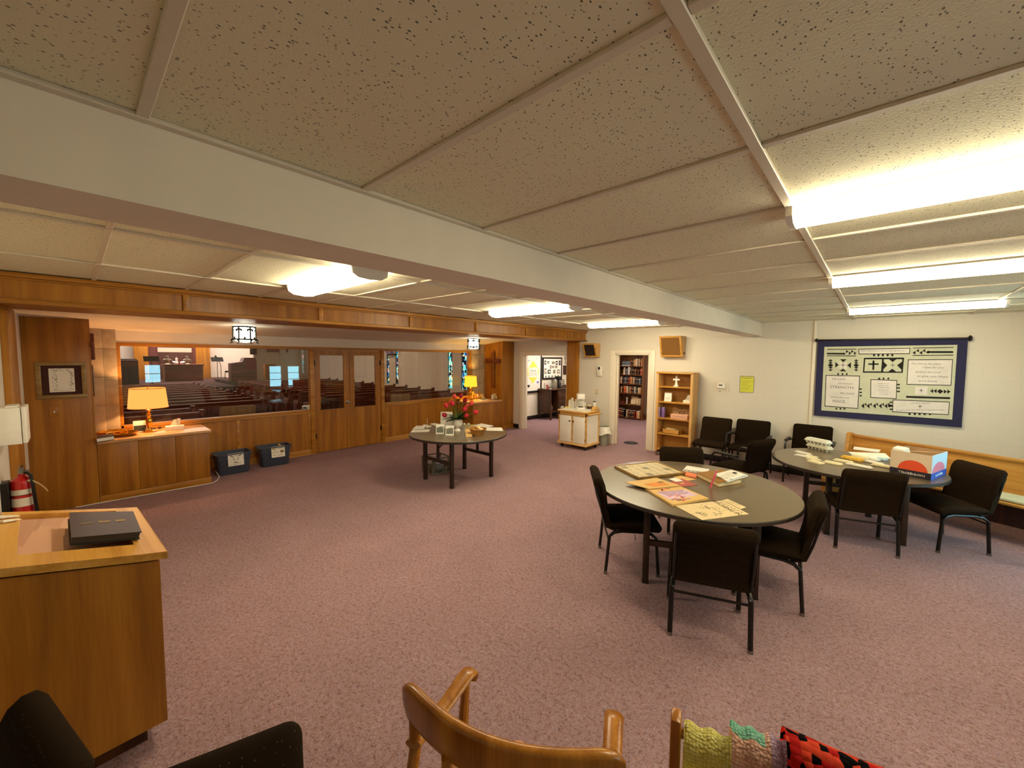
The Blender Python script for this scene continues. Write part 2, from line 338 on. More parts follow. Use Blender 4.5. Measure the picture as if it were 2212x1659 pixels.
# pipe chase / corner strip where beam meets the wall
b=MB(); b.box(-.80,YB-.025,.1,-.755,YB,CZ,bev=.008); struct(b,'trim_2',M['whitetrim'])
# timber header over the alcove with crown, lower lip and battens
XH=-5.12
b=MB(); b.box(-5.88,YL,2.352,XH-.02,YB,CZ+.005)
b.box(XH-.02,YL,2.553,XH+.03,YB,CZ-.002,1,bev=.008); b.box(XH-.02,YL,2.537,XH+.012,YB,2.553,1,bev=.004)
b.box(XH-.03,YL,2.343,XH+.022,YB,2.383,1,bev=.008)
for y in (-.52,.79,2.10,3.40,4.71,6.04,7.33): b.box(XH-.02,y-.025,2.383,XH+.006,y+.025,2.54,1,bev=.003)
struct(b,'trim_3',[M['honey'],M['honey_y']])
b=MB(); b.box(-5.62,YB-.06,0,-5.30,YB,2.352,bev=.006); b.box(-6.1,YL,0,-5.45,YL+.05,2.352,bev=.006); struct(b,'trim_4',M['honey'])
# alcove ceiling, coved towards the glass
b=MB(); b.prism([(-5.88,2.40),(-7.4,2.385),(-8.27,2.278),(-8.27,2.75),(-5.88,2.75)],YL-.15,YB,M=Matrix(((1,0,0,0),(0,0,1,0),(0,1,0,0),(0,0,0,1)))); struct(b,'ceiling_alcove',M['plaster'])
# glazed partition to the sanctuary: wainscot, frame, plaster band
Y1a,Y1b,Y2a,Y2b=.47,3.10,4.69,7.27
b=MB()
b.box(XG-.1,YL,2.115,XG,YB,2.6,0)                                   # plaster band over the frame
b.box(XG-.1,YL,0,XG,.44,2.115,0); b.box(XG-.1,7.30,0,XG,YB,2.115,0)
struct(b,'wall_partition',M['plaster'])
b=MB()
for ya,yb in ((.44,3.13),(4.66,7.30)):
    b.box(XG-.09,ya,.1,XG-.012,yb,.85,0)
    b.box(XG-.1,ya,.85,XG+.012,yb,.895,1,bev=.006); b.box(XG-.08,ya,.815,XG+.004,yb,.85,1,bev=.004)
    b.box(XG-.09,ya,0,XG+.004,yb,.105,2,bev=.004)
for y in (.46,1.90,3.09,4.69,6.66,7.27): b.box(XG-.03,y-.022,.105,XG-.003,y+.022,.82,1,bev=.003)
b.box(XG-.1,.44,2.065,XG+.012,7.30,2.118,1,bev=.006)
for y in (.455,7.285): b.box(XG-.1,y-.022,.85,XG+.012,y+.022,2.066,1,bev=.005)
for y in (3.15,4.665): b.box(XG-.1,y-.04,0,XG+.018,y+.04,2.085,1,bev=.006)
struct(b,'trim_5',[M['honey'],M['honey_y'],M['oak_y']])
for n,(ya,yb) in enumerate(((.477,3.11),(4.705,7.263))):
    b=MB(); b.box(XG-.052,ya,.895,XG-.046,yb,2.066); struct(b,'window_%d'%(n+1),M['glass'])
# double doors, each a leaf with a glazed opening
for n,(ya,yb,ga,gb,hy) in enumerate(((3.192,3.905,3.30,3.79,3.20),(3.912,4.622,4.005,4.50,4.614))):
    b=MB(); x0,x1=XG-.05,XG-.004
    b.box(x0,ya,.012,x1,ga,2.06); b.box(x0,gb,.012,x1,yb,2.06); b.box(x0,ga,.012,x1,gb,.86); b.box(x0,ga,1.965,x1,gb,2.06)
    for u,v,w,q in ((ga-.008,.852,ga+.006,1.973),(gb-.006,.852,gb+.008,1.973)): b.box(x1-.01,u,v,x1+.005,w,q,1,bev=.002)
    for v,q in ((.852,.866),(1.959,1.973)): b.box(x1-.01,ga,v,x1+.005,gb,q,1,bev=.002)
    d=b.build('door_%d'%(n+1),[M['honey'],M['honey_y']]); d['kind']='structure'
    b=MB(); b.box(x0+.02,ga,.86,x0+.026,gb,1.965); g=b.build('door_glass',M['glass'],d)
    for z in (.35,1.80):
        b=MB(); b.cyl(XG+.008,hy,z-.05,z+.05,.009,n=10); b.box(XG-.006,hy-.018,z-.05,XG+.002,hy+.018,z+.05); b.build('hinge',M['metal'],d)
    if n==0:
        b=MB(); b.lathe([(0,0),(.03,0),(.03,.006),(.012,.012),(.012,.035),(.026,.045),(.03,.058),(.024,.07),(0,.074)],n=20,M=xf((XG-.004,3.855,.985),ry=PI/2)); b.build('door_knob',M['chrome'],d)
# built-in timber closets closing both ends of the alcove
b=MB(); b.box(XG,YL,.0,-7.42,.155,2.384,bev=.004); b.box(-7.43,.15,0,-7.417,.165,2.384); struct(b,'wall_closet_left',M['honey'])
b=MB(); b.box(XG,7.75,.0,-7.42,YB,2.384,bev=.004); b.box(-7.43,7.75,0,-7.408,YB,.09,1,bev=.003); struct(b,'wall_closet_right',[M['honey'],M['honey_y']])
# limestone piers between closets and glass
b=MB()
for ya,yb in ((.155,.435),(7.31,7.75)):
    z=0
    for k in range(6):
        z2=min(z+.405,2.31); b.box(XG-.02,ya,z+.002,XG+.10,(ya+yb)/2-.001,z2,bev=.004); b.box(XG-.02,(ya+yb)/2+.001,z+.002,XG+.07,yb,z2,bev=.004); z=z2
struct(b,'trim_6',M['stone'])
# black rubber base along block walls
b=MB()
for x0,x1 in ((-7.42,-7.22),(-5.3,-4.49),(-3.37,XR)): b.box(x0,YB-.012,0,x1,YB,.115,bev=.003)
b.box(-7.42,YL,0,-2.6,YL+.012,.115,bev=.003); b.box(XR-.012,YF,0,XR,YB,.115,bev=.003)
struct(b,'baseboard_back',M['blackbase'])
# door casings (white)
b=MB()
def casing(xa,xb,zt,w,y=YB,rev=.18):
    for x0,x1 in ((xa-w,xa),(xb,xb+w)): b.box(x0,y-.022,0,x1,y+.004,zt+w*.6,bev=.005)
    b.box(xa,y-.022,zt,xb,y+.004,zt+w*.6,bev=.005)
    b.box(xa-.004,y-.01,0,xa+.025,y+rev,zt,bev=.003); b.box(xb-.025,y-.01,0,xb+.004,y+rev,zt,bev=.003); b.box(xa,y-.01,zt-.025,xb,y+rev,zt+.004,bev=.003)
    b.box(xa+.02,y+.07,0,xa+.045,y+.11,zt-.02,bev=.002)
casing(-7.10,-5.645,2.03,.11); casing(-4.36,-3.56,2.05,.12)
struct(b,'trim_7',M['whitetrim'])
# windows on the right wall (seen mirrored in the glass)
for n,(ya,yb,za,zb) in enumerate(WIN):
    b=MB()
    b.box(XR-.02,ya-.05,za-.06,XR+.05,yb+.05,za,bev=.004); b.box(XR-.02,ya-.05,zb,XR+.05,yb+.05,zb+.05,bev=.004)
    for y in (ya,yb): b.box(XR-.02,y-.05 if y==ya else y,za,XR+.05,y if y==ya else y+.05,zb,bev=.004)
    for k in range(1,3 if n else 2):
        z=za+(zb-za)*k/(3 if n else 2); b.box(XR+.03,ya,z-.012,XR+.06,yb,z+.012,bev=.003)
    w=b.build('window_%d'%(n+3),M['whitetrim']); w['kind']='structure'
    b=MB(); b.box(XR+.055,ya,za,XR+.065,yb,zb); b.build('window_pane',M['daylight'],w)
# ---------------------------------------------------------------- hall and library beyond the back wall
b=MB(); b.box(-8.15,YB+.18,0,-8.0,12.6,2.6); b.box(-8.0,12.4,0,-3.0,12.6,2.6)
t=math.atan2(12.4-8.4,-7.15+5.0); b.box(0,-.05,0,4.6,.05,2.6,M=xf((-5.0,8.38,0),rz=t)); b.box(-3.0,YB+.18,0,-2.85,12.6,2.6)
struct(b,'wall_hall',M['white'])
b=MB(); b.box(-8.15,YB+.18,2.6,-2.85,12.6,2.7); struct(b,'ceiling_hall',M['plaster'])
b=MB(); b.box(-8.0,YB+.18,0,-7.986,12.4,.12,bev=.003); b.box(-5.40,12.386,0,-3.0,12.4,.12,bev=.003); struct(b,'baseboard_hall',M['blackbase'])
# ---------------------------------------------------------------- sanctuary shell
SX0=-32.5; SYR=9.3
b=MB(); 
SW=[(PY(a,800,SYR).x,PY(b_,800,SYR).x,z,2.9) for a,b_,z in ((967,977,.80),(996,1008,.80),(835,840.5,.76),(854,860,.76))]+[(-25.6,-25.3,.9,2.9)]
wallx(b,SYR,SYR+.3,SX0,-8.15,5.2,SW); b.box(SX0-.2,-6.2,0,SX0,SYR+.3,5.2); b.box(SX0,-6.2,0,-8.17,-6,5.2); b.box(-8.27,-6,0,-8.17,YL-.15,5.2); b.box(-8.27,YL-.15,2.6,-8.17,SYR+.3,5.2); b.box(-8.27,YB,0,-8.17,SYR+.3,2.6)
b.box(-26.2,6.9,0,-26.0,SYR,5.2); b.box(-26.0,8.2,0,-25.75,8.5,5.2)
struct(b,'wall_sanctuary',M['plaster'])
b=MB(); b.box(SX0-.2,-6.2,5.2,-8.17,SYR+.3,5.35); struct(b,'ceiling_sanctuary',M['plaster'])
b=MB(); b.box(SX0,-6,0,-22.2,6.9,.25); b.box(SX0,-6,.25,-22.7,6.9,.45); b.box(-26.0,-6,.45,-23.6,-1,.5); b.box(-27.6,5.35,.45,-23.5,6.9,.60,bev=.01); struct(b,'floor_chancel',M['chancel'])
for n,(xa,xb,za,zb) in enumerate(SW[:4]):
    b=MB(); b.box(xa-.05,SYR+.02,za,xa,SYR+.14,zb); b.box(xb,SYR+.02,za,xb+.05,SYR+.14,zb); b.box(xa-.05,SYR+.02,za-.05,xb+.05,SYR+.14,za)
    w=b.build('window_%d'%(n+6),M['black']); w['kind']='structure'
    b=MB(); b.box(xa,SYR+.06,za,xb,SYR+.075,zb); b.build('window_pane',M['stained'],w)
b=MB(); b.box(-25.6,SYR+.1,.9,-25.3,SYR+.12,2.9); w=b.build('window_10',M['stained']); w['kind']='structure'
# ================================================================ ROUND TABLES
YZX=Matrix(((0,0,1,0),(1,0,0,0),(0,1,0,0),(0,0,0,1)))
def round_table(c,r,rz,k,label,k2=1):
    t=thing('round_table',label,'table',(c[0],c[1],0),rz,'round brown folding tables')
    b=MB(); b.lathe([(0,.708),(r-.012,.708),(r,.714),(r,.738),(r-.006,.7445)],n=72,m=1); b.lathe([(r-.006,.7445),(r-.03,.745),(0,.745)],n=72,m=0)
    b.build('tabletop',[M['laminate'],M['tableedge']],t,smooth=30)
    lx,ly=.33*k,.41*k
    for sy in (-1,1):
        for sx in (-1,1):
            b=MB(); b.box(sx*lx-.026,sy*ly-.026,.012,sx*lx+.026,sy*ly+.026,.71,bev=.005)
            l=b.build('leg',M['tableleg'],t)
            b=MB(); b.box(sx*lx-.028,sy*ly-.028,0,sx*lx+.028,sy*ly+.028,.014,bev=.004); b.build('foot_cap',M['black'],l)
        b=MB(); b.box(-lx+.02,sy*ly-.017,.335,lx-.02,sy*ly+.017,.385,bev=.004); b.box(-.018,sy*ly-.017,.385,.018,sy*ly+.017,.71,bev=.004)
        b.tube([(.01,sy*ly,.55),(.02,sy*(ly-.10),.63),(.02,sy*(ly-.2),.705)],.012,6); b.build('cross_frame',M['tableleg'],t)
    b=MB(); b.box(-lx-.05,-ly-.05,.683,lx+.05,ly+.05,.708,bev=.003); b.build('underframe',M['tableleg'],t)
    return t
FT=(-1.267,3.954); BT=(-.16,6.13); LT=(-4.91,4.13)
round_table(FT,.89,math.radians(27),1.28,'large round brown table covered in old newspapers and a framed collage')
round_table(BT,.79,math.radians(20),1.0,'round brown table with egg cartons and paper box near the quilt')
round_table(LT,.775,0,1.0,'round brown table with the vase of pink tulips, standing alone on the carpet')
# ================================================================ CHAIRS
def cushion(b,prof,x0,x1,r,m=0,n=5):
    # closed side profile in YZ, swept across X with softly rounded ends
    P_=[Vector((p[0],p[1])) for p in prof]; c=sum(P_,Vector((0,0)))/len(P_); N=len(P_)
    def inset(d):
        out=[]
        for i,p in enumerate(P_):
            tn=(p-P_[i-1]).normalized()+(P_[(i+1)%N]-p).normalized(); tn.normalize(); nn=Vector((-tn.y,tn.x))
            if nn.dot(c-p)<0: nn=-nn
            out.append(p+nn*min(d,(c-p).length*.8))
        return out
    sec=[(r*(1-math.cos(PI/2*k/n)),r*(1-math.sin(PI/2*k/n))) for k in range(n+1)]
    rows=[(x0+dx,d) for dx,d in sec]+[(x1-dx,d) for dx,d in sec[::-1]]
    t=bmesh.new(); rings=[[t.verts.new((x,p.x,p.y)) for p in inset(d)] for x,d in rows]
    for a,bb in zip(rings,rings[1:]):
        for i in range(N): t.faces.new((a[i],a[(i+1)%N],bb[(i+1)%N],bb[i]))
    t.faces.new(rings[0]); t.faces.new(rings[-1][::-1]); bmesh.ops.recalc_face_normals(t,faces=t.faces)
    b.add(t,m)
def arc(cx,cy,r,a0,a1,n):
    return [(cx+r*math.cos(math.radians(a0+(a1-a0)*k/n)),cy+r*math.sin(math.radians(a0+(a1-a0)*k/n))) for k in range(n+1)]
SEATP=[(-.20,.405),(.20,.395)]+arc(.215,.432,.040,-80,60,6)+[(.12,.487),(-.05,.478),(-.20,.470),(-.235,.45),(-.235,.42)]
def backprof(lean=.10):
    # front to top roll to rear, leaning backwards with height
    f=lambda z:-.205-lean*(z-.44)/.42
    p=[(f(.44)-.035,.41),(f(.44)+.012,.43),(f(.52)+.016,.52),(f(.60)+.022,.60),(f(.66)+.030,.66),(f(.74)+.040,.74),(f(.80)+.042,.80),(f(.845)+.030,.845),(f(.868)+.004,.868),(f(.868)-.03,.866),(f(.84)-.056,.84),(f(.79)-.058,.79),(f(.74)-.045,.74),(f(.68)-.034,.68),(f(.55)-.032,.55),(f(.45)-.034,.45)]
    return p
def side_leg(s,front):
    if front: return [(s*.225,.10,.388),(s*.235,.165,.378),(s*.245,.205,.345),(s*.25,.23,.02)]
    return [(s*.225,-.10,.388),(s*.235,-.165,.378),(s*.245,-.205,.345),(s*.25,-.232,.02)]
CH='black upholstered stacking chairs'
def make_chair(label,fab):
    t=thing('stacking_chair',label,'chair',group=CH)
    b=MB(); cushion(b,SEATP,-.262,.262,.035); b.build('seat',fab,t,smooth=50)
    b=MB(); cushion(b,backprof(),-.256,.256,.045); b.build('backrest',fab,t,smooth=50)
    for s in (-1,1):
        for fr in (1,0):
            b=MB(); b.tube(side_leg(s,fr),.0145,8,flat=1.2); l=b.build('leg',M['metal'],t)
            x,y,_=side_leg(s,fr)[-1]; b=MB(); b.cyl(x,y,0,.024,.019,.018,n=12); b.build('glide',M['chrome'],l)
        b=MB(); b.tube([(s*.225,.11,.388),(s*.225,-.11,.388)],.0145,8); b.tube([(s*.236,-.12,.385),(s*.238,-.235,.43),(s*.238,-.272,.55),(s*.236,-.312,.72),(s*.232,-.335,.79)],.010,8)
        b.build('side_rail',M['metal'],t)
    b=MB(); b.tube([(-.245,-.212,.315),(.245,-.212,.315)],.0095,8); b.tube([(-.225,.09,.388),(.225,.09,.388)],.010,8); b.build('stretcher',M['metal'],t)
    b=MB(); b.tube([(.235,.02,.37),(.262,.02,.352),(.266,.02,.335),(.25,.02,.325)],.0035,6); b.build('ganging_hook',M['metal'],t)
    return t
ch0=make_chair('black chair seen side-on at the outer, lobby side of the newspaper table',M['fabric'])
ch0.location=(-1.69,3.525,0); ch0.rotation_euler.z=math.radians(-54)
for x,y,a,l in ((-.845,3.08,21.6,'black chair nearest the camera at newspaper table, seen from behind'),
    (-.59,3.895,97.5,'black chair side-on at newspaper table, between it and the egg carton table'),
    (-.063,5.57,18.6,'black chair seen from behind at the egg carton table, before the paper box'),
    (.594,6.21,125.7,'black chair turned away from the egg carton table, beside the pew'),
    (-1.55,4.73,-145.7,'black chair behind the newspaper table, only its back showing'),
    (-2.15,7.73,180,'black armless chair against the wall right beside the bookcase'),
    (-.985,.075,-107.5,'black chair in the foreground between case and wooden armchair, back corner showing'),
    (-1.66,-.40,-167.2,'black chair at the foot of the display case, rounded back top showing')):
    dup(ch0,(x,y,0),math.radians(a),l)
def make_armchair(label):
    t=thing('padded_armchair',label,'chair',group='black armchairs by the quilt wall')
    b=MB(); cushion(b,[(p[0],p[1]+.01) for p in SEATP],-.265,.265,.035); b.build('seat',M['fabricplain'],t,smooth=50)
    b=MB(); cushion(b,[(p[0],p[1]+.02) for p in backprof(.09)],-.262,.262,.045); b.build('backrest',M['fabricplain'],t,smooth=50)
    for s in (-1,1):
        x=s*.295
        b=MB(); b.tube([(x,.25,.0),(x,.235,.50),(x,.22,.60),(x,.18,.645),(x,.10,.652)],.0145,8); b.build('leg',M['metal'],t)
        b=MB(); b.tube([(x,-.27,.0),(x,-.20,.38),(s*.25,-.20,.40),(s*.22,0,.385)],.0145,8); b.build('leg',M['metal'],t)
        b=MB(); b.tube([(x,.10,.652),(x,-.16,.63),(s*.268,-.26,.62)],.0125,8); b.build('arm_rail',M['metal'],t)
        b=MB(); b.tube([(x,.232,.40),(s*.22,.15,.39)],.010,8); b.build('seat_brace',M['metal'],t)
        b=MB(); b.box(x-.026,-.16,.648,x+.026,.17,.676,bev=.012,seg=3); b.build('armrest',M['black'],t)
    b=MB(); b.tube([(-.22,.12,.388),(.22,.12,.388)],.010,8); b.tube([(-.22,-.12,.388),(.22,-.12,.388)],.010,8); b.build('stretcher',M['metal'],t)
    return t
a0=make_armchair('black armchair turned side-on in the gap between both round tables'); a0.location=(-1.356,6.24,0); a0.rotation_euler.z=math.radians(69.6)
dup(a0,(-1.56,7.74,0),PI,'black armchair against the wall between the armless chair and wall pipe')
dup(a0,(-.73,7.84,0),PI,'black armchair against the wall behind the egg cartons, under the quilt corner')
# ================================================================ FOREGROUND WOODEN ARMCHAIR
t=thing('wooden_armchair','maple armchair with curved crest rail in the bottom foreground','chair',(-.77,.83,0),math.radians(22.4))
def crest(u):
    return Vector((-.345+.69*u,-.012-.105*math.cos((u-.5)*PI),.842+.012*math.cos((u-.5)*PI)))
t_=bmesh.new(); rg=[]; NU=36
for i in range(NU+1):
    u=i/NU; c=crest(u); d=(crest(min(1,u+.01))-crest(max(0,u-.01))).normalized(); n=Vector((-d.y,d.x,0)); e=min(1,min(u,1-u)/.09); r=math.sqrt(max(.03,1-(1-e)**2)); h=.072*(.45+.55*r); w_=.019*(.5+.5*r)
    rg.append([t_.verts.new(c+n*(w_*math.copysign(abs(math.cos(a))**.5,math.cos(a)))+Vector((0,0,h*math.copysign(abs(math.sin(a))**.6,math.sin(a))))-n*.10*h*math.sin(a)) for a in [k*2*PI/16 for k in range(16)]])
for p,q in zip(rg,rg[1:]):
    for k in range(16): t_.faces.new((p[k],p[(k+1)%16],q[(k+1)%16],q[k]))
t_.faces.new(rg[0][::-1]); t_.faces.new(rg[-1]); bmesh.ops.recalc_face_normals(t_,faces=t_.faces)
b=MB(); b.add(t_); b.build('crest_rail',M['chairwood'],t,smooth=60)
for x in (-.285,-.14,0,.14,.285):
    top=crest((x*1.03+.345)/.69); b=MB(); e_=abs(x)>.28
    b.tube([(x*.80,-.20,.44),(x*.9,-.17+.03*abs(x)/.285,.60),(top.x,top.y,.70),(top.x,top.y,.80)],[.017,.018,.02,.02] if e_ else [.011,.013,.014,.014],10,flat=.8 if e_ else 2.0); b.build('back_slat',M['chairwood'],t,smooth=60)
for s in (-1,1):
    b=MB(); b.tube([(s*.292,-.05,.73),(s*.30,.03,.695),(s*.298,.18,.672),(s*.29,.31,.672),(s*.288,.35,.664),(s*.288,.366,.645),(s*.288,.358,.622)],[.012,.013,.014,.015,.016,.015,.011],12,flat=2.2); b.build('arm',M['chairwood'],t,smooth=60)
    b=MB(); b.tube([(s*.285,.31,.665),(s*.275,.27,.55),(s*.262,.235,.44)],[.016,.02,.016],10); b.build('arm_post',M['chairwood'],t)
    b=MB(); b.tube([(s*.25,.20,.43),(s*.262,.22,.25),(s*.275,.24,.0)],[.022,.024,.015],10); b.build('leg',M['chairwood'],t)
    b=MB(); b.tube([(s*.22,-.17,.43),(s*.24,-.215,.22),(s*.26,-.26,.0)],[.022,.022,.015],10); b.build('leg',M['chairwood'],t)
b=MB(); b.prism(rrect(-.27,-.23,.27,.265,.04),.425,.458,bev=.008); b.build('seat',M['chairwood'],t)
b=MB(); b.tube([(-.262,.22,.2),(.262,.22,.2)],.012,8); b.tube([(-.25,-.2,.2),(.25,-.2,.2)],.012,8); b.build('stretcher',M['chairwood'],t)
dm=mat('pale_pink_cloth',(226,176,146),.85,vary=.06,scale=30)
b=MB(); b.grid(lambda u,v:Vector(((.05+.11*u*(1+.10*math.sin(v*2*PI*7)))*math.cos(v*2*PI)*1.1,(.03+.08*u*(1+.12*math.sin(v*2*PI*7)))*math.sin(v*2*PI),.012*math.sin(u*5)+.007*math.sin(v*2*PI*7)*u)),6,56,th=.003)
o=b.build('seat_doily',dm,loc=(-.86,1.0,.476)); tag(o,'crumpled pale pink cloth lying on the maple armchair seat','cloth')
# ================================================================ RACK WITH AFGHANS
t=thing('blanket_rack','wooden rack end post at bottom edge holding the crocheted blankets','rack',(-.39,1.17,0),math.atan2(.29,.957))
for x,w in ((0,1),(1.0,0)):
    b=MB(); b.box(x-.015,-.028,.0,x+.015,.028,.893,bev=.010); b.build('post',M['chairwood'],t)
    b=MB(); b.box(x-.02,-.20,0,x+.02,.20,.05,bev=.012); b.build('foot',M['chairwood'],t)
for z,y in ((.838,0),(.52,0)):
    b=MB(); b.tube([(.01,y,z),(.99,y,z)],.013,10); b.build('rail',M['chairwood'],t)
def afghan(name,label,x0,x1,zt,drop,m,wav,slope=0,th=.016,ph=0):
    o=t.location; a=t.rotation_euler.z
    def f(u,v):
        x=x0+(x1-x0)*u; s=(v-.5)*2; R=.032+th
        if abs(s)<.16: an=s/.16*PI/2; y=R*math.sin(an); z=zt+R*math.cos(an)-R
        else: y=math.copysign(R+.012*math.sin(u*wav+ph)*(abs(s)-.16)+.02*(abs(s)-.16),s); z=zt-R-(abs(s)-.16)/.84*drop
        return Vector((x,y,z-slope*u+.006*math.sin(u*wav*1.7+ph)))
    b=MB(); b.grid(f,24,50,th=th); q=b.build(name,m if isinstance(m,list) else [m],loc=o,rz=a,smooth=60); tag(q,label,'blanket','crocheted blankets over the rack')
    return q
yg=crochet('yellow_green_yarn',(((255,250,176)),(236,224,120)),0)
pk=crochet('pink_yarn',(((252,220,204)),(230,180,160)),0); mint=crochet('mint_yarn',(((176,232,208)),(126,196,170)),0); lil=crochet('lilac_yarn',(((220,194,220)),(180,150,180)),0)
rb=crochet('red_black_yarn',((14,8,8),(206,40,36),(236,84,56)),1)
afghan('crochet_blanket','yellow-green crocheted blanket hanging next to the rack post',.022,.165,.868,.52,yg,9)
q=afghan('crochet_blanket','pastel pink, mint and lilac crocheted blanket in middle of the rack',.143,.283,.915,.50,[pk,mint,lil],11,th=.02,ph=1)
for p in q.data.polygons:
    c=p.center; p.material_index=1 if (c.z>.872 and c.x<.225 and c.y>-.02) else (2 if c.z>.86 and c.x>.235 else 0)
afghan('crochet_blanket','red and black crocheted blanket at the right end of the rack',.268,1.08,.948,.55,rb,7,slope=.035,th=.02,ph=2)
# ================================================================ DISPLAY CASE
t=thing('display_case','honey wood display case with sloping glass top, left foreground','cabinet',(0,0,0))
a_=math.radians(2.46); t.rotation_euler.z=a_; t.location=Vector((-2.545,.27,0))-Matrix.Rotation(a_,3,'Z')@Vector((-2.545,.27,0))
b=MB(); b.prism([(-.385,.10),(.25,.10),(.25,.932),(-.385,1.084)],-3.40,-2.57,M=YZX); b.build('body',M['honey'],t)
b=MB(); b.box(-3.40,-.38,0,-2.64,.18,.10); b.build('toe_kick',M['walnut'],t)
ztop=lambda y:.98+max(0,min(.66,(.26-y)))*.24
def bar(b,x0,x1,y0,y1,dz=.036,m=0): b.hexa([(x0,y0,ztop(y0)-dz),(x1,y0,ztop(y0)-dz),(x1,y1,ztop(y1)-dz),(x0,y1,ztop(y1)-dz)],[(x0,y0,ztop(y0)),(x1,y0,ztop(y0)),(x1,y1,ztop(y1)),(x0,y1,ztop(y1))],m)
b=MB(); bar(b,-3.43,-2.545,.175,.272); bar(b,-3.43,-3.375,-.19,.175); bar(b,-2.70,-2.545,-.19,.175); bar(b,-3.43,-2.545,-.25,-.19)
bar(b,-3.432,-2.543,.262,.276,.034); b.build('top_frame',M['oak'],t)
b=MB(); bar(b,-3.43,-2.545,-.39,-.254,.036); b.build('rear_shelf',M['oak'],t)
b=MB(); bar(b,-3.375,-2.70,-.19,.175,.006); g=b.build('glass_pane',M['glass'],t); g.location.z=-.012
felt=mat('felt_with_ceiling_reflection',(214,166,138),.9,bump=.1,scale=200)  # lining colour lightened to imitate the lit ceiling mirrored in the glass top
b=MB(); zl=lambda y,d:ztop(y)-d; q_=[(-3.375,-.19),(-2.70,-.19),(-2.70,.175),(-3.375,.175)]; b.hexa([(x,y,zl(y,.036)) for x,y in q_],[(x,y,zl(y,.030)) for x,y in q_]); b.build('lining',felt,t)
b=MB(); b.cyl(-2.63,-.27,1.098,1.115,.012); b.box(-2.66,-.262,1.10,-2.60,-.252,1.11); b.build('hinge',M['brass'],t)
def PT(px,py,dz=0):  # meets the sloping case top
    d=ray(px,py); n=Vector((0,.24,1)); p0=Vector((0,.26,.98+dz)); return EYE+d*((p0-EYE).dot(n)/d.dot(n))
cs=[PT(*q,.006) for q in ((150,1180),(302,1165),(284,1119),(146,1123))]; up=Vector((0,.23,1))*.038
o=cs[0].copy(); b=MB(); lb=mat('black_leather',(30,24,16),.38,bump=.25,scale=120)
mid=[Vector(c) for c in cs]; cc=sum(mid,Vector())/4
def slab(b,z0,z1,k,m): b.hexa([cc+(c-cc)*k+up*z0-o for c in mid],[cc+(c-cc)*k+up*z1-o for c in mid],m)
slab(b,0,.12,1,0); slab(b,.12,.86,.965,1); slab(b,.86,1,1,0)
bk=b.build('guest_book',[lb,mat('page_edges',(60,48,34),.8,vary=.1)],loc=o); tag(bk,'thick black guest book lying on the glass of the display case','book')
b=MB(); gm=mat('worn_gold_stamp',(150,128,76),.5,.4,vary=.2,scale=60); cu=cc+up*1.01-o; ux=(mid[1]-mid[0]).normalized(); uy=(mid[3]-mid[0]).normalized()
for k,(s,w,h) in enumerate(((-.06,.045,.012),(.005,.045,.030),(.07,.04,.034))):
    c=cu+ux*(s-.03)+uy*.0; b.hexa([c,c+ux*w,c+ux*w+uy*h,c+uy*h],[q+Vector((0,0,.0008)) for q in (c,c+ux*w,c+ux*w+uy*h,c+uy*h)])
b.build('lettering',gm,bk)
for px,l in (((0,1120,44,1115),'white folded slip at the far edge of the display case'),((8,1129,47,1122),'white folded slip nearer the guest book on the display case')):
    a=PT(px[0],px[1],.001); c=PT(px[2],px[3],.001); d=(c-a); n=Vector((-d.y,d.x,0)).normalized()*.022
    b=MB(); b.hexa([Vector(),d,d+n,n],[Vector((0,0,.012)),d+Vector((0,0,.003)),d+n+Vector((0,0,.003)),n+Vector((0,0,.012))]); tag(b.build('paper_slip',M['paper'],loc=a),l,'paper','paper slips')
# ================================================================ BANQUET: PEW BY THE QUILT WALL
p0=P(1834,935,.87); p1=P(2212,992,.87); an=math.atan2(p1.y-p0.y,p1.x-p0.x); L_=2.5
t=thing('oak_pew','golden oak pew standing under the quilt by the right wall','bench',(p0.x,p0.y,0),an)
b=MB(); b.prism([(-.62,0),(.05,0),(.05,.87),(-.03,.89),(-.07,.87),(-.10,.62),(-.55,.60),(-.62,.5)],0,.045,M=YZX,bev=.006); b.build('end_panel',M['pewoak'],t)
b=MB(); b.hexa([(.045,.02,.42),(L_,.02,.42),(L_,.05,.42),(.045,.05,.42)],[(.045,.01,.845),(L_,.01,.845),(L_,.04,.845),(.045,.04,.845)]); b.box(.045,-.01,.825,L_,.05,.862,bev=.008); b.build('backrest',M['pewoak'],t)
b=MB(); b.box(.045,-.44,.41,L_,.02,.44,bev=.008); b.build('seat',M['pewoak'],t)
b=MB(); b.box(.05,-.07,.10,L_,-.04,.41); b.build('rear_rail',M['walnut'],t)
b=MB(); b.prism([(-.62,0),(.05,0),(.05,.87),(-.03,.89),(-.07,.87),(-.10,.62),(-.55,.60),(-.62,.5)],L_,L_+.045,M=YZX,bev=.006); b.build('end_panel',M['pewoak'],t)
gc=mat('pale_green_pad',(186,182,150),.9,vary=.08,scale=20)
b=MB(); b.box(1.02,-.40,.442,2.3,-.06,.475,bev=.014,seg=3); tag(b.build('seat_pad',gc,loc=(p0.x,p0.y,0),rz=an),'pale greenish pad lying on the golden oak pew seat','cushion')
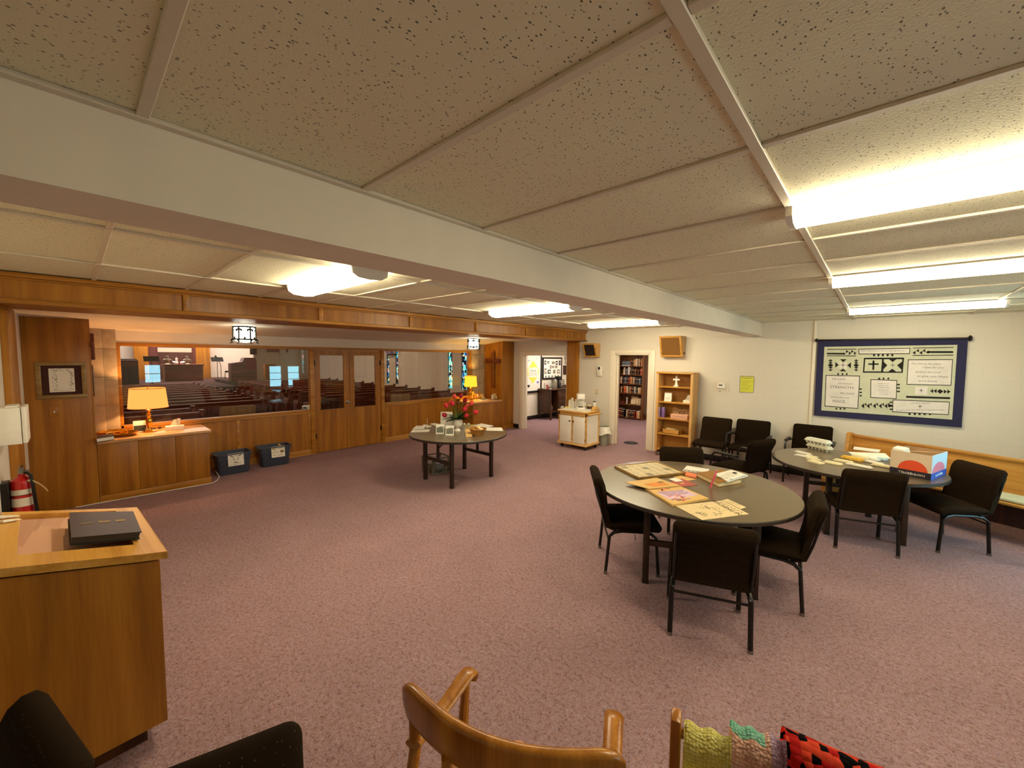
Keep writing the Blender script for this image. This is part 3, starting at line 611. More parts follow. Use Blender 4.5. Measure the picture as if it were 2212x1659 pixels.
# ================================================================ LIGHT FITTINGS
def fixture(x0,x1,y,w,h,label):
    t=thing('ceiling_light',label,'light',((x0+x1)/2,y,CZ),0,'fluorescent wrap lights'); L_=(x1-x0)/2; q=w/2
    prof=[(-q,-.012),(-q*.93,-h*.62),(-q*.62,-h*.95),(0,-h*1.04),(q*.62,-h*.95),(q*.93,-h*.62),(q,-.012)]
    b=MB(); b.prism(prof,-L_+.008,L_-.008,M=YZX)
    for f in b.bm.faces:
        f.normal_update()
        if abs(f.normal.y)>.8: f.material_index=1
    b.build('lens',[M['fluoro'],M['fluoro_side']],t,smooth=25)
    for s in (-1,1):
        b=MB(); b.prism([(-q-.006,0),(-q*.97,-h*.68),(-q*.64,-h*1.02),(0,-h*1.12),(q*.64,-h*1.02),(q*.97,-h*.68),(q+.006,0)],min(s*(L_-.012),s*(L_+.012)),max(s*(L_-.012),s*(L_+.012)),M=YZX); b.build('end_cap',M['plasticwhite'],t)
    b=MB(); b.box(-L_,-q*.9,-.014,L_,q*.9,.004); b.build('pan',M['plasticwhite'],t)
for a in ((-.305,.97,2.13,.19,.065,'long fluorescent ceiling light nearest the camera, right of the beam'),(-.305,.97,4.10,.19,.065,'middle of three fluorescent lights right of the beam'),(-.305,.97,6.66,.19,.065,'fluorescent light right of the beam closest to the quilt wall'),
          (-4.05,-2.78,1.5,.27,.075,'wide fluorescent light between beam and timber header, nearest the camera'),(-4.05,-2.70,4.08,.27,.075,'fluorescent light left of the beam, middle one over the lobby table'),(-4.05,-2.70,6.66,.27,.075,'fluorescent light left of the beam closest to the wall speakers')): fixture(*a)
def lantern(x,y,label):
    t=thing('ceiling_lantern',label,'lantern',(x,y,2.398),0,'wrought iron lanterns')
    b=MB(); b.cyl(0,0,-.235,-.03,.125,n=24); b.lathe([(0,-.262),(.07,-.256),(.11,-.24),(.11,-.235)],n=24); b.build('glass_drum',M['lantern'],t)
    b=MB()
    for z in (-.03,-.215): b.tube([(.144*math.cos(k*PI/12),.144*math.sin(k*PI/12),z) for k in range(24)],.012,6,closed=True)
    b.cyl(0,0,-.03,0,.05)
    for k in range(6):
        a=k*PI/3+.3; c,s_=math.cos(a),math.sin(a)
        b.tube([(.142*c,.142*s_,-.03),(.142*c,.142*s_,-.215)],.011,6)
        b.tube([(.144*c,.144*s_,-.205),(.160*c,.160*s_,-.235),(.144*c,.144*s_,-.255),(.182*c,.182*s_,-.272)],[.014,.017,.010,.005],6)
        for da in (-.22,.22):
            c2,s2=math.cos(a+da),math.sin(a+da); b.tube([(.140*c,.140*s_,-.065),(.140*c2,.140*s2,-.075),(.140*math.cos(a+da*1.3),.140*math.sin(a+da*1.3),-.095)],.015,6)
        a2=a+PI/6; b.tube([(.140*math.cos(a2),.140*math.sin(a2),-.215),(.140*math.cos(a2),.140*math.sin(a2),-.175)],[.02,.006],6)
    b.lathe([(0,-.285),(.012,-.275),(.008,-.258),(0,-.256)],n=10); b.build('iron_cage',M['metal'],t)
lantern(-7.05,1.76,'iron ceiling lantern before the sanctuary window, left one'); lantern(-7.0,6.34,'iron ceiling lantern near the wooden cross, by the yellow lamp')
# ================================================================ COUNTERS IN THE ALCOVE
def counter(y0,y1,zt,label,open_end):
    t=thing('counter_cabinet',label,'counter',(0,0,0))
    b=MB(); b.box(XG+.03,y0,.0,-7.44,y1,zt-.04); n=3
    for k in range(n):
        ya=y0+(y1-y0)*k/n; b.box(-7.445,ya+.002,.095,-7.425,ya+(y1-y0)/n-.002,zt-.042,bev=.002)
    b.build('body',M['honey'],t)
    b=MB(); b.prism([(XG+.022,y0),(-7.395,y0),(-7.395,y1-.0+(.03 if open_end>0 else 0)),(XG+.022,y1+(.03 if open_end>0 else 0))] if open_end>0 else [(XG+.022,y0-.03),(-7.395,y0-.03),(-7.395,y1),(XG+.022,y1)],zt-.04,zt,bev=.006); b.build('countertop',[M['countertop']],t)
    b=MB(); b.box(-7.45,y0,0,-7.415,y1+.01*open_end,.092,bev=.003); b.build('base_trim',M['honey_y'],t)
counter(.168,1.345,.815,'honey wood counter under the left end of the sanctuary window',1)
counter(6.70,7.745,.815,'honey wood counter below the hanging wooden cross',-1)
def lamp(loc,label,sh,r0,r1,hs,hb,ms,pw,col):
    t=thing('table_lamp',label,'lamp',loc,0)
    b=MB(); b.lathe([(0,0),(.075,0),(.078,.014),(.05,.022),(.024,.05),(.02,.075),(.038,.12),(.043,.16),(.032,.205),(.018,.225),(.03,.245),(.03,.26),(.016,.275),(.022,.31),(.034,.325),(.014,.34),(.012,hb+.03),(0,hb+.03)],n=20); b.build('base',M['brass'],t)
    b=MB(); b.lathe([(r0,hb),(r1,hb+hs)],n=40); b.lathe([(r1-.004,hb+hs),(r0-.004,hb)],n=40); b.build('lamp_shade',ms,t)
    b=MB(); 
    for k in range(3): b.tube([(0,0,hb+hs-.02),(r1*math.cos(k*2.1),r1*math.sin(k*2.1),hb+hs-.008)],.003,5)
    b.tube([(r1*math.cos(k*PI/16),r1*math.sin(k*PI/16),hb+hs) for k in range(32)],.004,5,closed=True); b.build('shade_rim',mat('shade_binding',(206,120,40),.7,bump=.05),t)
    b=MB(); b.tube([(r0*math.cos(k*PI/16),r0*math.sin(k*PI/16),hb) for k in range(32)],.004,5,closed=True); b.build('shade_rim',mat('shade_binding',(206,120,40),.7,bump=.05),t)
    b=MB(); b.lathe([(0,hb+hs+.03),(.012,hb+hs+.02),(.006,hb+hs-.01),(0,hb+hs-.02)],n=10); b.build('finial',M['brass'],t)
    ld=bpy.data.lights.new('lamp_bulb','POINT'); ld.energy=pw; ld.color=col; ld.shadow_soft_size=.03; lo=bpy.data.objects.new('lamp_bulb',ld); COL.objects.link(lo); lo.location=(loc[0],loc[1],loc[2]+hb+hs*.55)
lamp((-7.83,.72,.815),'brass lamp with an orange-lit drum shade on left counter','',.225,.20,.285,.355,M['lampshade'],26,(1,.52,.2))
lamp((-7.86,7.02,.815),'brass lamp with a yellow-lit shade on counter beside the cross','',.17,.15,.28,.36,M['lampshade2'],24,(1,.62,.16))
# things on the left counter
ZC=.815
def offering(loc,label):
    b=MB(); b.lathe([(0,.004),(.10,.004),(.135,.022),(.158,.048),(.165,.052),(.165,.046),(.138,.014),(.10,0),(0,0)],loc if False else (0,0,0),n=40)
    b.lathe([(0,.006),(.098,.006),(.098,.004)],n=30,m=1); o=b.build('offering_plate',[M['brass'],mat('red_felt_pad',(96,24,18),.95,bump=.1)],loc=loc); tag(o,label,'plate','brass offering plates')
offering((-7.93,.345,ZC+.0),'brass offering plate lying flat on left counter by the stone pier'); offering((-7.70,.43,ZC+.0),'brass offering plate nearest the counter front edge, beside the white-edged book')
def bookbox(name,label,cat,corners,h,mats,grp=None,dz=.0,dark=True):
    o=sum(corners,Vector())/4; b=MB(); A=[c-o for c in corners]; z=Vector((0,0,h))
    if dark:
        b.hexa(A,[a+z*.12 for a in A],0); b.hexa([a*.97+z*.12 for a in A],[a*.97+z*.88 for a in A],1); b.hexa([a+z*.88 for a in A],[a+z for a in A],0)
    else: b.hexa(A,[a+z for a in A],0)
    q=b.build(name,mats,loc=o); tag(q,label,cat,grp); return q
leather=mat('dark_brown_cover',(50,26,14),.45,bump=.1)
bookbox('hymn_book','dark book with white page edges at the front of left counter','book',[P(x,y,ZC+.001) for x,y in ((209,956),(247,950),(245,944),(210,949))],.055,[leather,M['paper']])
t=thing('brochure_holder','clear stand with grey leaflets left of the orange lamp','holder',P(303,934,ZC))
b=MB(); b.box(-.005,-.075,.0,.0,.075,.155,M=xf((0,0,0),ry=-.22)); b.box(-.05,-.075,0,.07,.075,.004); b.build('stand',M['acrylic'],t)
b=MB(); b.box(.002,-.07,.005,.009,.07,.17,0,M=xf((0,0,0),ry=-.22)); b.box(.0095,-.066,.02,.010,.066,.10,1,M=xf((0,0,0),ry=-.22)); b.build('leaflet',[M['paper'],mat('dark_photo_print',(58,56,44),.6,vary=.5,scale=40)],t)
b=MB(); b.box(.03,.05,.0,.075,.10,.055,bev=.004); tag(b.build('card_box',M['oak'],loc=P(303,934,ZC)),'little tan card box beside the clear leaflet stand on left counter','box')
o=P(327,927,ZC); b=MB(); b.tube([(0,-.05,.009),(0,.05,.009)],.009,8); tag(b.build('stapler',M['black'],loc=o),'small black stapler at the foot of the orange lamp','stapler')
o=P(345,926,ZC); b=MB(); b.lathe([(0,0),(.022,0),(.018,.02),(.012,.032),(0,.034)],n=14); tag(b.build('paperweight',M['walnut'],loc=o),'small dark paperweight between the orange lamp and tissue box','paperweight')
def tissue_box(loc,rz,label,sx=.11,sy=.06,h=.06,col='paper'):
    t=thing('tissue_box',label,'tissue box',loc,rz)
    b=MB(); b.box(-sx,-sy,0,sx,sy,h,bev=.004); b.build('carton',M[col],t)
    b=MB(); b.grid(lambda u,v:Vector(((u-.5)*.12*(1-.3*v)+.03*v,.015*math.sin(u*5+v*3),h-.004+.115*v*(1-.25*abs(u-.7)))),8,6,th=.002); b.build('tissue',M['paper'],t)
tissue_box(P(378,928,ZC),math.radians(80),'white tissue box with tissue pulled up on left counter')
# cord along the carpet at the counter foot
c=MB(); c.tube([(-7.41,-.05,.006),(-7.40,.5,.006),(-7.385,1.0,.006),(-7.37,1.36,.006),(-7.43,1.43,.02),(-7.5,1.47,.05),(-7.9,1.5,.06)],.006,6); tag(c.build('electric_cord',M['plasticwhite']),'white cord along the foot of left counter','cord')
# right counter
t=thing('desk_organizer','yellow-tan pocket organizer behind the yellow lamp on right counter','organizer',P(1022,862,ZC)+Vector((-.02,.12,0)))
b=MB(); b.box(-.06,-.13,0,-.05,.13,.22); b.box(-.06,-.13,0,.06,-.12,.20); b.box(-.06,.12,0,.06,.13,.20); b.box(.05,-.13,0,.06,.13,.15); b.box(-.06,-.13,0,.06,.13,.01); b.build('carton',M['oak'],t)
b=MB(); b.box(.0605,-.02,.06,.0615,.03,.13); b.build('sticker',M['paper'],t)
k=P(1046,864,ZC)
for dx,dy,rz,l,mm in ((0,0,.3,'tilted cream booklet stand on right counter, nearer the lamp','manila'),(.08,.38,-.1,'tilted orange booklet at the right end of right counter','manila')):
    t=thing('booklet_stand',l,'booklet',(k.x+dx,k.y+dy,ZC),rz,'booklets on the right counter'); b=MB(); b.box(0,-.07,0,.008,.07,.17,M=xf((0,0,0),ry=-.5)); b.build('booklet',M[mm],t); b=MB(); b.hexa([(-.09,-.07,0),(.05,-.07,0),(.05,.07,0),(-.09,.07,0)],[(-.09,-.07,.012),(.05,-.07,.012),(.05,.07,.012),(-.09,.07,.012)]); b.build('base',M['black'],t)
b=MB(); b.box(-.07,-.10,0,.07,.10,.03,bev=.004); b.box(-.06,-.09,.03,.06,.09,.034,1); tag(b.build('leaflet_pile',[M['paper'],M['ink']],loc=(k.x+.06,k.y-.1,ZC)),'low pile of white leaflets beside the yellow lamp','leaflets')
t=thing('leaflet_rack','small wire leaflet rack holding white cards on right counter','rack',(k.x+.05,k.y+.28,ZC)); b=MB()
for q in range(3): b.tube([(.06*math.cos(a),-.03+.03*q,.07+.06*math.sin(a)) for a in [i*PI/8 for i in range(-2,11)]],.003,5)
b.build('wire_frame',M['chrome'],t); b=MB(); b.box(-.02,-.04,.01,.0,.05,.13); b.build('card',M['paper'],t)
b=MB(); b.lathe([(0,.004),(.05,.004),(.10,.04),(.105,.042),(.055,0),(0,0)],n=30); tag(b.build('brass_bowl',M['brass'],loc=P(988,866,ZC)),'shallow brass bowl on right counter behind the tulips','bowl')
# ================================================================ CLOSET FRONT: PICTURE, SWITCH, CROSSES
xw=-7.42
t=thing('framed_certificate','wood-framed certificate with flowered border on left closet','picture',(xw,-.095,1.62))
b=MB()
for a in ((-.21,.18,.21,.225),(-.21,-.225,.21,-.18),(-.21,-.18,-.165,.18),(.165,-.18,.21,.18)): b.box(.002,a[0],a[1],.022,a[2],a[3],bev=.005)
b.build('frame',wood('greyed_oak_frame',(120,92,40),(150,118,60),(170,140,84),'Y'),t)
b=MB(); b.box(.001,-.17,-.18,.008,.17,.18); b.build('mat_board',mat('brown_mat_board',(62,24,10),.8,vary=.05),t)
b=MB(); b.box(.008,-.105,-.145,.010,.105,.145,0); rr=random.Random(3)
for k in range(70):
    s=rr.random(); e=rr.choice((0,0,1,1,2))
    y,z=((-.085+.04*rr.random(),-.13+.25*s) if e==0 else (.055+.035*rr.random(),-.12+.22*s) if e==1 else (-.08+.07*s*2,.125+rr.uniform(-.012,.008)))
    b.box(.010,y,z,.0105,y+.012,z+.006,1,M=None)
for k in range(16): b.box(.010,-.09+.011*k,-.128+.003*(k%2),.0105,-.083+.011*k,-.124+.003*(k%2),1)
b.build('certificate',[M['paper'],M['greyink']],t)
t=thing('switch_plate','brown wooden switch plate under the framed certificate','switch',(xw,-.175,1.235)); b=MB(); b.box(0,-.04,-.06,.007,.04,.06,bev=.002); b.build('plate',M['honey'],t); b=MB(); b.box(.006,-.006,-.012,.016,.006,.012,bev=.002); b.build('toggle',M['plasticwhite'],t)
t=thing('wall_cross','tall wooden cross hanging on the closet above right counter','cross',(-7.735,7.75,1.60)); b=MB(); b.box(-.055,-.055,-.49,.055,-.005,.49,bev=.006); b.build('upright',wood('cross_wood',(82,40,12),(118,64,22),(140,84,36)),t); b=MB(); b.box(-.27,-.06,.195,.27,-.006,.30,bev=.006); b.build('crossbar',M['pew'],t)
t=thing('small_cross','small dark cross seen edge-on at the stone pier, left end','cross',(-7.50,.157,2.04)); b=MB(); b.box(-.03,.0,-.17,.03,.045,.17,bev=.008); b.build('upright',M['pew'],t); b=MB(); b.box(-.10,.0,-.01,.10,.035,.06,bev=.006); b.build('crossbar',M['pew'],t)
t=thing('framed_print','framed print seen edge-on on the closet side above left counter','picture',(-7.62,.158,1.60)); b=MB(); b.box(-.15,0,-.2,.15,.02,.2,bev=.004); b.build('frame',M['walnut'],t); b=MB(); b.box(-.13,.018,-.18,.13,.022,.18); b.build('print',M['aged'],t)
# white box and extinguisher on left wall
t=thing('wall_cabinet','white metal box high on the left wall over the extinguisher','box',(-4.8,YL,1.415)); b=MB(); b.box(-.13,0,-.14,.13,.125,.13,bev=.004); b.build('body',M['plasticwhite'],t); b=MB(); b.box(-.135,.128,-.135,.135,.152,.135,bev=.004); b.build('cover',M['plasticwhite'],t); b=MB(); b.box(-.10,.05,.131,.09,.11,.143,bev=.003); b.build('handset',M['plasticwhite'],t)
t=thing('fire_extinguisher','red fire extinguisher with white label bands on left wall','extinguisher',(-4.8,YL+.10,.62))
red=mat('red_enamel',(176,20,16),.3,coat=.3,vary=.03)
b=MB(); b.lathe([(0,0),(.055,0),(.06,.012),(.06,.33),(.055,.36),(.03,.385),(.02,.39),(.02,.41),(0,.41)],n=28); b.build('cylinder',red,t)
b=MB(); b.lathe([(.0608,.255),(.0608,.295)],n=28); b.lathe([(.0608,.165),(.0608,.23)],n=28); b.lathe([(.0612,.25),(.0612,.254)],n=28,m=1)
for k in range(5): b.box(-.02+.0,.0600,.175+.011*k,.02,.0618,.179+.011*k,1)
b.build('label_band',[mat('label_cream',(216,206,190),.5,vary=.04),M['ink']],t)
b=MB(); b.cyl(0,0,.40,.445,.018); b.box(-.10,-.012,.445,.03,.012,.456,bev=.003); b.box(-.09,-.010,.425,.02,.010,.434,bev=.003); b.cyl(.0,.025,.415,.43,.016); b.build('valve',M['chrome'],t)
b=MB(); b.tube([(.0,.02,.42),(.045,.045,.40),(.062,.055,.33),(.06,.062,.2),(.04,.07,.06),(.03,.075,-.06)],[.011,.011,.011,.011,.013,.02],8); b.build('hose',M['metal'],t)
b=MB(); b.box(-.065,-.10,.10,.065,-.06,.36,bev=.003); b.build('bracket',M['metal'],t)
b=MB(); b.grid(lambda u,v:Vector((.06+.02*u,.03+.10*u,.36-.10*u*u+.016*(v-.5))),8,2,th=.001); b.build('inspection_tag',M['aged'],t)
# ================================================================ TUBS
def tub(loc,rz,label):
    t=thing('storage_tub',label,'tub',loc,rz,'blue collection tubs')
    def ring(w,d,z,r): return [(x,y,z) for x,y in rrect(-w,-d,w,d,r,4)]
    t_=bmesh.new(); rg=[]
    for w,d,z in ((.205,.125,0),(.21,.13,.01),(.232,.152,.24),(.238,.158,.245),(.242,.162,.325),(.262,.18,.33),(.262,.18,.345),(.236,.156,.345),(.226,.146,.24),(.2,.12,.012)):
        rg.append([t_.verts.new(p) for p in ring(w,d,z,.045)])
    for a,c in zip(rg,rg[1:]):
        for i in range(len(a)): t_.faces.new((a[i],a[(i+1)%len(a)],c[(i+1)%len(a)],c[i]))
    t_.faces.new(rg[0][::-1]); t_.faces.new(rg[-1]); bmesh.ops.recalc_face_normals(t_,faces=t_.faces)
    b=MB(); b.add(t_,0); b.build('bin',M['tub'],t)
    for s in (-1,1):
        b=MB(); b.box(s*.24-.02,-.06,.285,s*.24+.035*s,.06,.30,bev=.004); b.build('grip',M['tub'],t)
    return t
TX=-7.86
t1=tub((TX+.02,1.72,0),math.radians(90),'blue storage tub next to left counter with a lamb picture sign')
t2=tub((TX-.04,2.36,0),math.radians(86),'blue storage tub nearer the double doors with a food picture sign')
# tub local -Y faces the room after the turn
def words(b,M_,x0,x1,y,h,m,seed=0,z=.0022):
    # a line of small illegible print
    r=random.Random(seed); x=x0
    while x<x1-.3*h:
        w=min(h*r.uniform(.3,.7),x1-x); q=h*r.choice((.55,.6,.95)); o=r.choice((0,0,-.25*h))
        b.box(x,y-h*.3+o,z-.0003,x+w,y-h*.3+q+o,z,m,M=M_); x+=w+h*r.choice((.14,.14,.14,.5))
def signmat(): return [M['paper'],M['greyink'],M['ink'],mat('food_yellow',(206,172,74),.7,vary=.2),mat('food_brown',(120,88,40),.7,vary=.3)]
SM=signmat(); TM=xf((0,-.171,.245),rx=PI/2-.10)
b=MB(); b.prism(rrect(-.095,-.10,.125,.105,.002,1),0,.002,0,M=TM)
def blob(b,cx,cy,rx,ry,m,z=.0024,a=0,n=18):
    c,s=math.cos(a),math.sin(a); b.prism([(cx+rx*math.cos(k*2*PI/n)*c-ry*math.sin(k*2*PI/n)*s,cy+rx*math.cos(k*2*PI/n)*s+ry*math.sin(k*2*PI/n)*c) for k in range(n)],z-.0003,z,m,M=TM)
blob(b,.015,.02,.040,.050,1); blob(b,.015,.03,.033,.036,0,.0028); blob(b,.015,-.012,.024,.022,0,.0030); blob(b,-.043,.06,.028,.006,2,.003,-.6); blob(b,.075,.065,.028,.006,2,.003,.6); blob(b,.015,-.005,.006,.004,2,.0034); blob(b,-.004,.025,.004,.004,2,.0034); blob(b,.036,.025,.004,.004,2,.0034); blob(b,.01,-.045,.034,.010,1)
words(b,TM,.0,.09,-.062,.009,2,4); words(b,TM,-.085,.03,-.083,.008,2,5)
b.build('sign',SM,t1)
TM=xf((.03,-.171,.255),rx=PI/2-.10); b=MB(); b.prism(rrect(-.105,-.095,.105,.095,.002,1),0,.002,0,M=TM)
blob(b,-.06,.055,.03,.022,3); blob(b,-.055,.06,.018,.010,0,.0028); blob(b,.06,.0,.03,.026,4); blob(b,.058,.004,.012,.010,3,.0028); blob(b,-.05,-.06,.022,.005,3,.0024,-.7); blob(b,-.07,-.05,.018,.004,3,.0024,-.2)
words(b,TM,.0,.085,.06,.011,2,1); words(b,TM,-.09,.0,-.005,.011,2,2); words(b,TM,.0,.08,-.06,.011,2,3)
b.build('sign',SM,t2)
o=t2.location; b=MB(); 
for k in range(3): b.tube([(-.05+.03*k,.0,.02),(-.04+.03*k,.01,.25),(-.02+.03*k,.01,.30),(.02+.03*k,.01,.28),(.04+.02*k,.02,.2)],.01,6)
tag(b.build('bag_handle',M['manila'],loc=(o.x,o.y+.08,.05)),'tan bag straps poking out of the tub near the doors','bag')
# ================================================================ LOBBY TABLE THINGS
Z=.7452
vc=P(988,931,Z)
b=MB(); b.lathe([(0,0),(.055,0),(.058,.012),(.032,.035),(.03,.05),(.062,.075),(.082,.11),(.085,.15),(.075,.18),(.095,.2),(.09,.2),(.07,.182),(0,.17)],n=32)
tag(b.build('flower_vase',M['plasticwhite'],loc=vc),'white footed vase holding the pink tulips','vase')
tulipm=[mat('tulip_pink',(232,64,84),.45,vary=.18,scale=25),mat('tulip_coral',(240,98,84),.45,vary=.18,scale=25),mat('tulip_crimson',(168,24,40),.45,vary=.18,scale=25)]
stem=mat('tulip_stem',(88,118,44),.5,vary=.1); leafm=mat('tulip_leaf',(44,74,30),.5,vary=.3,scale=20)
TU=[(962,897,0,'lowest pink tulip, far left by the leaflet stand',.02),(965,877,0,'pink tulip at the upper left of the bouquet',0),(974,872,1,'coral tulip between two pink ones, upper left',.03),(978,873,0,'pink tulip leaning on the coral one, upper left',-.04),(982,858,1,'topmost coral tulip, left of the crimson one',0),(995,856,2,'topmost crimson tulip in front of the yellow lamp',.05),(1004,866,2,'second crimson tulip below the topmost one',.05),(1017,872,1,'coral tulip at the upper right of the bouquet',0),(1008,879,1,'coral tulip just under the upper right one',.05),(1003,885,0,'pink tulip in the centre right of the bouquet',-.06),(1026,891,0,'pink tulip furthest right',0),(1006,898,0,'low pink tulip right above the vase rim',-.08)]
fw=Vector((FW.x,FW.y,0)).normalized()
for px,py,mi,lab,dd in TU:
    d=ray(px,py); k=((vc-EYE).dot(fw)+dd)/d.dot(fw); h=EYE+d*k-vc
    t=thing('tulip',lab,'flower',vc,0,'tulips in the white vase')
    base=Vector((h.x*.12,h.y*.12,.19)); mid=Vector((h.x*.5,h.y*.5,.19+(h.z-.19)*.62)); 
    dirv=(h-mid).normalized() if (h-mid).length>.01 else Vector((0,0,1)); hb=h-dirv*.03
    b=MB(); b.tube([base*.0+Vector((h.x*.08,h.y*.08,.176)),base.lerp(mid,.5)+Vector((0,0,.01)),mid,hb],.0035,6); b.build('stem',stem,t)
    q=Vector((0,0,1)).rotation_difference(dirv).to_matrix().to_4x4(); b=MB()
    b.lathe([(0,0),(.02,.006),(.032,.028),(.033,.048),(.025,.072),(.016,.078),(.02,.06),(0,.036)],n=12,M=Matrix.Translation(hb)@q)
    for a in (0,2.1,4.2):
        pa=[(.027,.01),(.039,.034),(.034,.064),(.016,.086)]; b.grid(lambda u,v:Vector((pa[min(3,int(u*3+.5))][0]*math.cos(a+(v-.5)*1.9),pa[min(3,int(u*3+.5))][0]*math.sin(a+(v-.5)*1.9),pa[min(3,int(u*3+.5))][1])),3,6,M=Matrix.Translation(hb)@q,th=.001)
    b.build('bloom',tulipm[mi],t,smooth=60)
b=MB(); rr=random.Random(5)
for k in range(40):
    a=rr.uniform(0,2*PI); L_=rr.uniform(.12,.25); el=rr.uniform(.2,1.1); w=rr.uniform(.018,.03)
    b.grid(lambda u,v:Vector(((.03+L_*u*math.cos(el-u*.8))*math.cos(a)-(v-.5)*w*math.sin(PI*min(1,u+.12))*2*math.sin(a),(.03+L_*u*math.cos(el-u*.8))*math.sin(a)+(v-.5)*w*math.sin(PI*min(1,u+.12))*2*math.cos(a),.185+L_*u*math.sin(el)-.07*u*u+.012*abs(v-.5))),7,2,th=.0015)
o=b.build('tulip_leaves',leafm,loc=vc,smooth=60); tag(o,'dark green leaves filling the mouth of the white vase','leaves'); o['kind']='stuff'
def pamphlet(px,py,h,label,w=.07,tilt=.25,dark=True,rz=.75):
    t=thing('pamphlet_stand',label,'leaflet',P(px,py,Z),rz,'leaflet stands on the lobby table')
    b=MB(); b.box(-w,.0,.0,w,.012,h,M=xf((0,0,.004),rx=-tilt)); b.build('leaflet',M['paper'],t)
    if dark:
        b=MB(); b.prism([(-w*.85,.02),(w*.85,.02),(w*.85,h*.72),(w*.4,h*.80),(-w*.85,h*.66)],-.0004,.0006,M=xf((0,0,.004),rx=PI/2-tilt)); b.build('cover_photo',mat('grey_photo',(112,112,96),.6,vary=.5,scale=30),t)
    b=MB(); b.box(-w-.004,-.05,0,w+.004,.06,.004); b.box(-w-.004,-.052,0,w+.004,-.048,.03); b.build('holder',M['acrylic'],t)
pamphlet(950,938,.15,'left of two front leaflet stands before the white vase',.062); pamphlet(971,941,.15,'right of two front leaflet stands before the white vase',.062)
pamphlet(964,926,.28,'tall white leaflet stand left of the vase, behind the small ones',.10,.12,False)
t=thing('sign_holder','thin clear sign holder standing edge-on near the table left edge','holder',P(937,933,Z),math.radians(-40)); b=MB(); b.box(-.002,-.10,0,.002,.10,.20,bev=.0008,M=xf((0,0,0),ry=.05)); b.box(-.05,-.10,0,.05,.10,.004); b.build('panel',M['acrylic'],t); b=MB(); b.box(-.004,-.102,0,.001,-.098,.205); b.tube([(0,-.1,.205),(.012,-.1,.215),(.022,-.1,.222)],.003,6); b.build('bright_edge',M['plasticwhite'],t)
def sheet(name,label,cat,corners,z,mats,th=.002,grp=None,marks=None,px=True):
    C=[P(x,y,z) for x,y in corners] if px else [Vector(c) for c in corners]; o=sum(C,Vector())/len(C); A=[c-o for c in C]; b=MB()
    b.hexa(A,[a+Vector((0,0,th)) for a in A],0)
    def bl(u,v): return A[0].lerp(A[1],u).lerp(A[3].lerp(A[2],u),v)+Vector((0,0,th))
    def rect(u0,v0,u1,v1,m,lift=.0004):
        q=[bl(u0,v0),bl(u1,v0),bl(u1,v1),bl(u0,v1)]; b.hexa(q,[a+Vector((0,0,lift)) for a in q],m)
    if marks: marks(rect,b,bl)
    q=b.build(name,mats,loc=o); tag(q,label,cat,grp); return q
def lines(n,m=1,u0=.1,u1=.9,v0=.15,v1=.85,h=.03,seed=0):
    def f(rect,b,bl):
        r=random.Random(seed)
        for k in range(n):
            v=v0+(v1-v0)*k/max(1,n-1); rect(u0+.06*r.random(),v,u1-.25*r.random(),v+h,m)
    return f
PI_=[M['paper'],M['greyink']]
G='papers on the lobby table'
sheet('paper_sheet','white leaflet lying at the front left edge of the lobby table','paper',((887,934),(926,933),(929,928),(892,928)),Z,PI_,marks=lines(4),grp=G)
sheet('paper_sheet','folded booklet behind the front left leaflet on the lobby table','paper',((892,927),(916,926),(918,921),(900,921)),Z,PI_,.012,marks=lines(3),grp=G)
sheet('paper_sheet','white card left of the tall leaflet stand on the lobby table','paper',((910,921),(928,924),(934,920),(916,917)),Z,PI_,.004,marks=lines(3),grp=G)
sheet('paper_sheet','white sheet at the far left edge behind the tall leaflet stand','paper',((928,916),(947,922),(955,917),(938,914)),Z,PI_,.003,grp=G)
sheet('paper_sheet','white sheet at the far edge of the lobby table beyond the basket','paper',((1022,920),(1052,924),(1066,920),(1040,915)),Z,PI_,.004,marks=lines(3),grp=G)
sheet('paper_sheet','white sheet at the right edge beside the basket','paper',((1050,930),(1087,931),(1084,924),(1052,924)),Z,PI_,.004,grp=G)
t=thing('wicker_basket','brown woven basket heaped with snacks on the lobby table','basket',P(1032,940,Z))
wk=mat('woven_cane',(166,112,48),.6,vary=.45,scale=90,bump=.6)
b=MB(); b.lathe([(0,0),(.085,0),(.09,.01),(.115,.07),(.13,.095),(.122,.098),(.108,.07),(.084,.012),(0,.010)],n=36); b.tube([(.126*math.cos(k*PI/20),.126*math.sin(k*PI/20),.097+.005*(k%2)) for k in range(40)],.008,6,closed=True); b.build('bowl',wk,t)
rr=random.Random(9); sn=[mat('snack_wrap_gold',(212,160,76),.4,vary=.3,scale=40),mat('snack_wrap_cream',(232,208,160),.4,vary=.2,scale=40),mat('snack_wrap_brown',(150,92,40),.4,vary=.3,scale=40)]
for k in range(14):
    a=rr.uniform(0,6.28); r=.095*math.sqrt(rr.random()); b=MB(); b.box(-.03,-.02,-.008,.03,.02,.008,bev=.005,M=xf((0,0,0),rx=rr.uniform(-.6,.6),ry=rr.uniform(-.6,.6)))
    q=b.build('wrapped_snack',sn[k%3],loc=P(1032,940,Z)+Vector((r*math.cos(a),r*math.sin(a),.045+.055*(1-r/.1)+.03)),rz=a); tag(q,'small wrapped snack heaped in the brown woven basket','snack','snacks in the basket')
sheet('envelope','cream envelope leaning left of the snack basket','envelope',((1006,944),(1020,943),(1016,930),(1004,931)),Z,[M['manila']],.03)
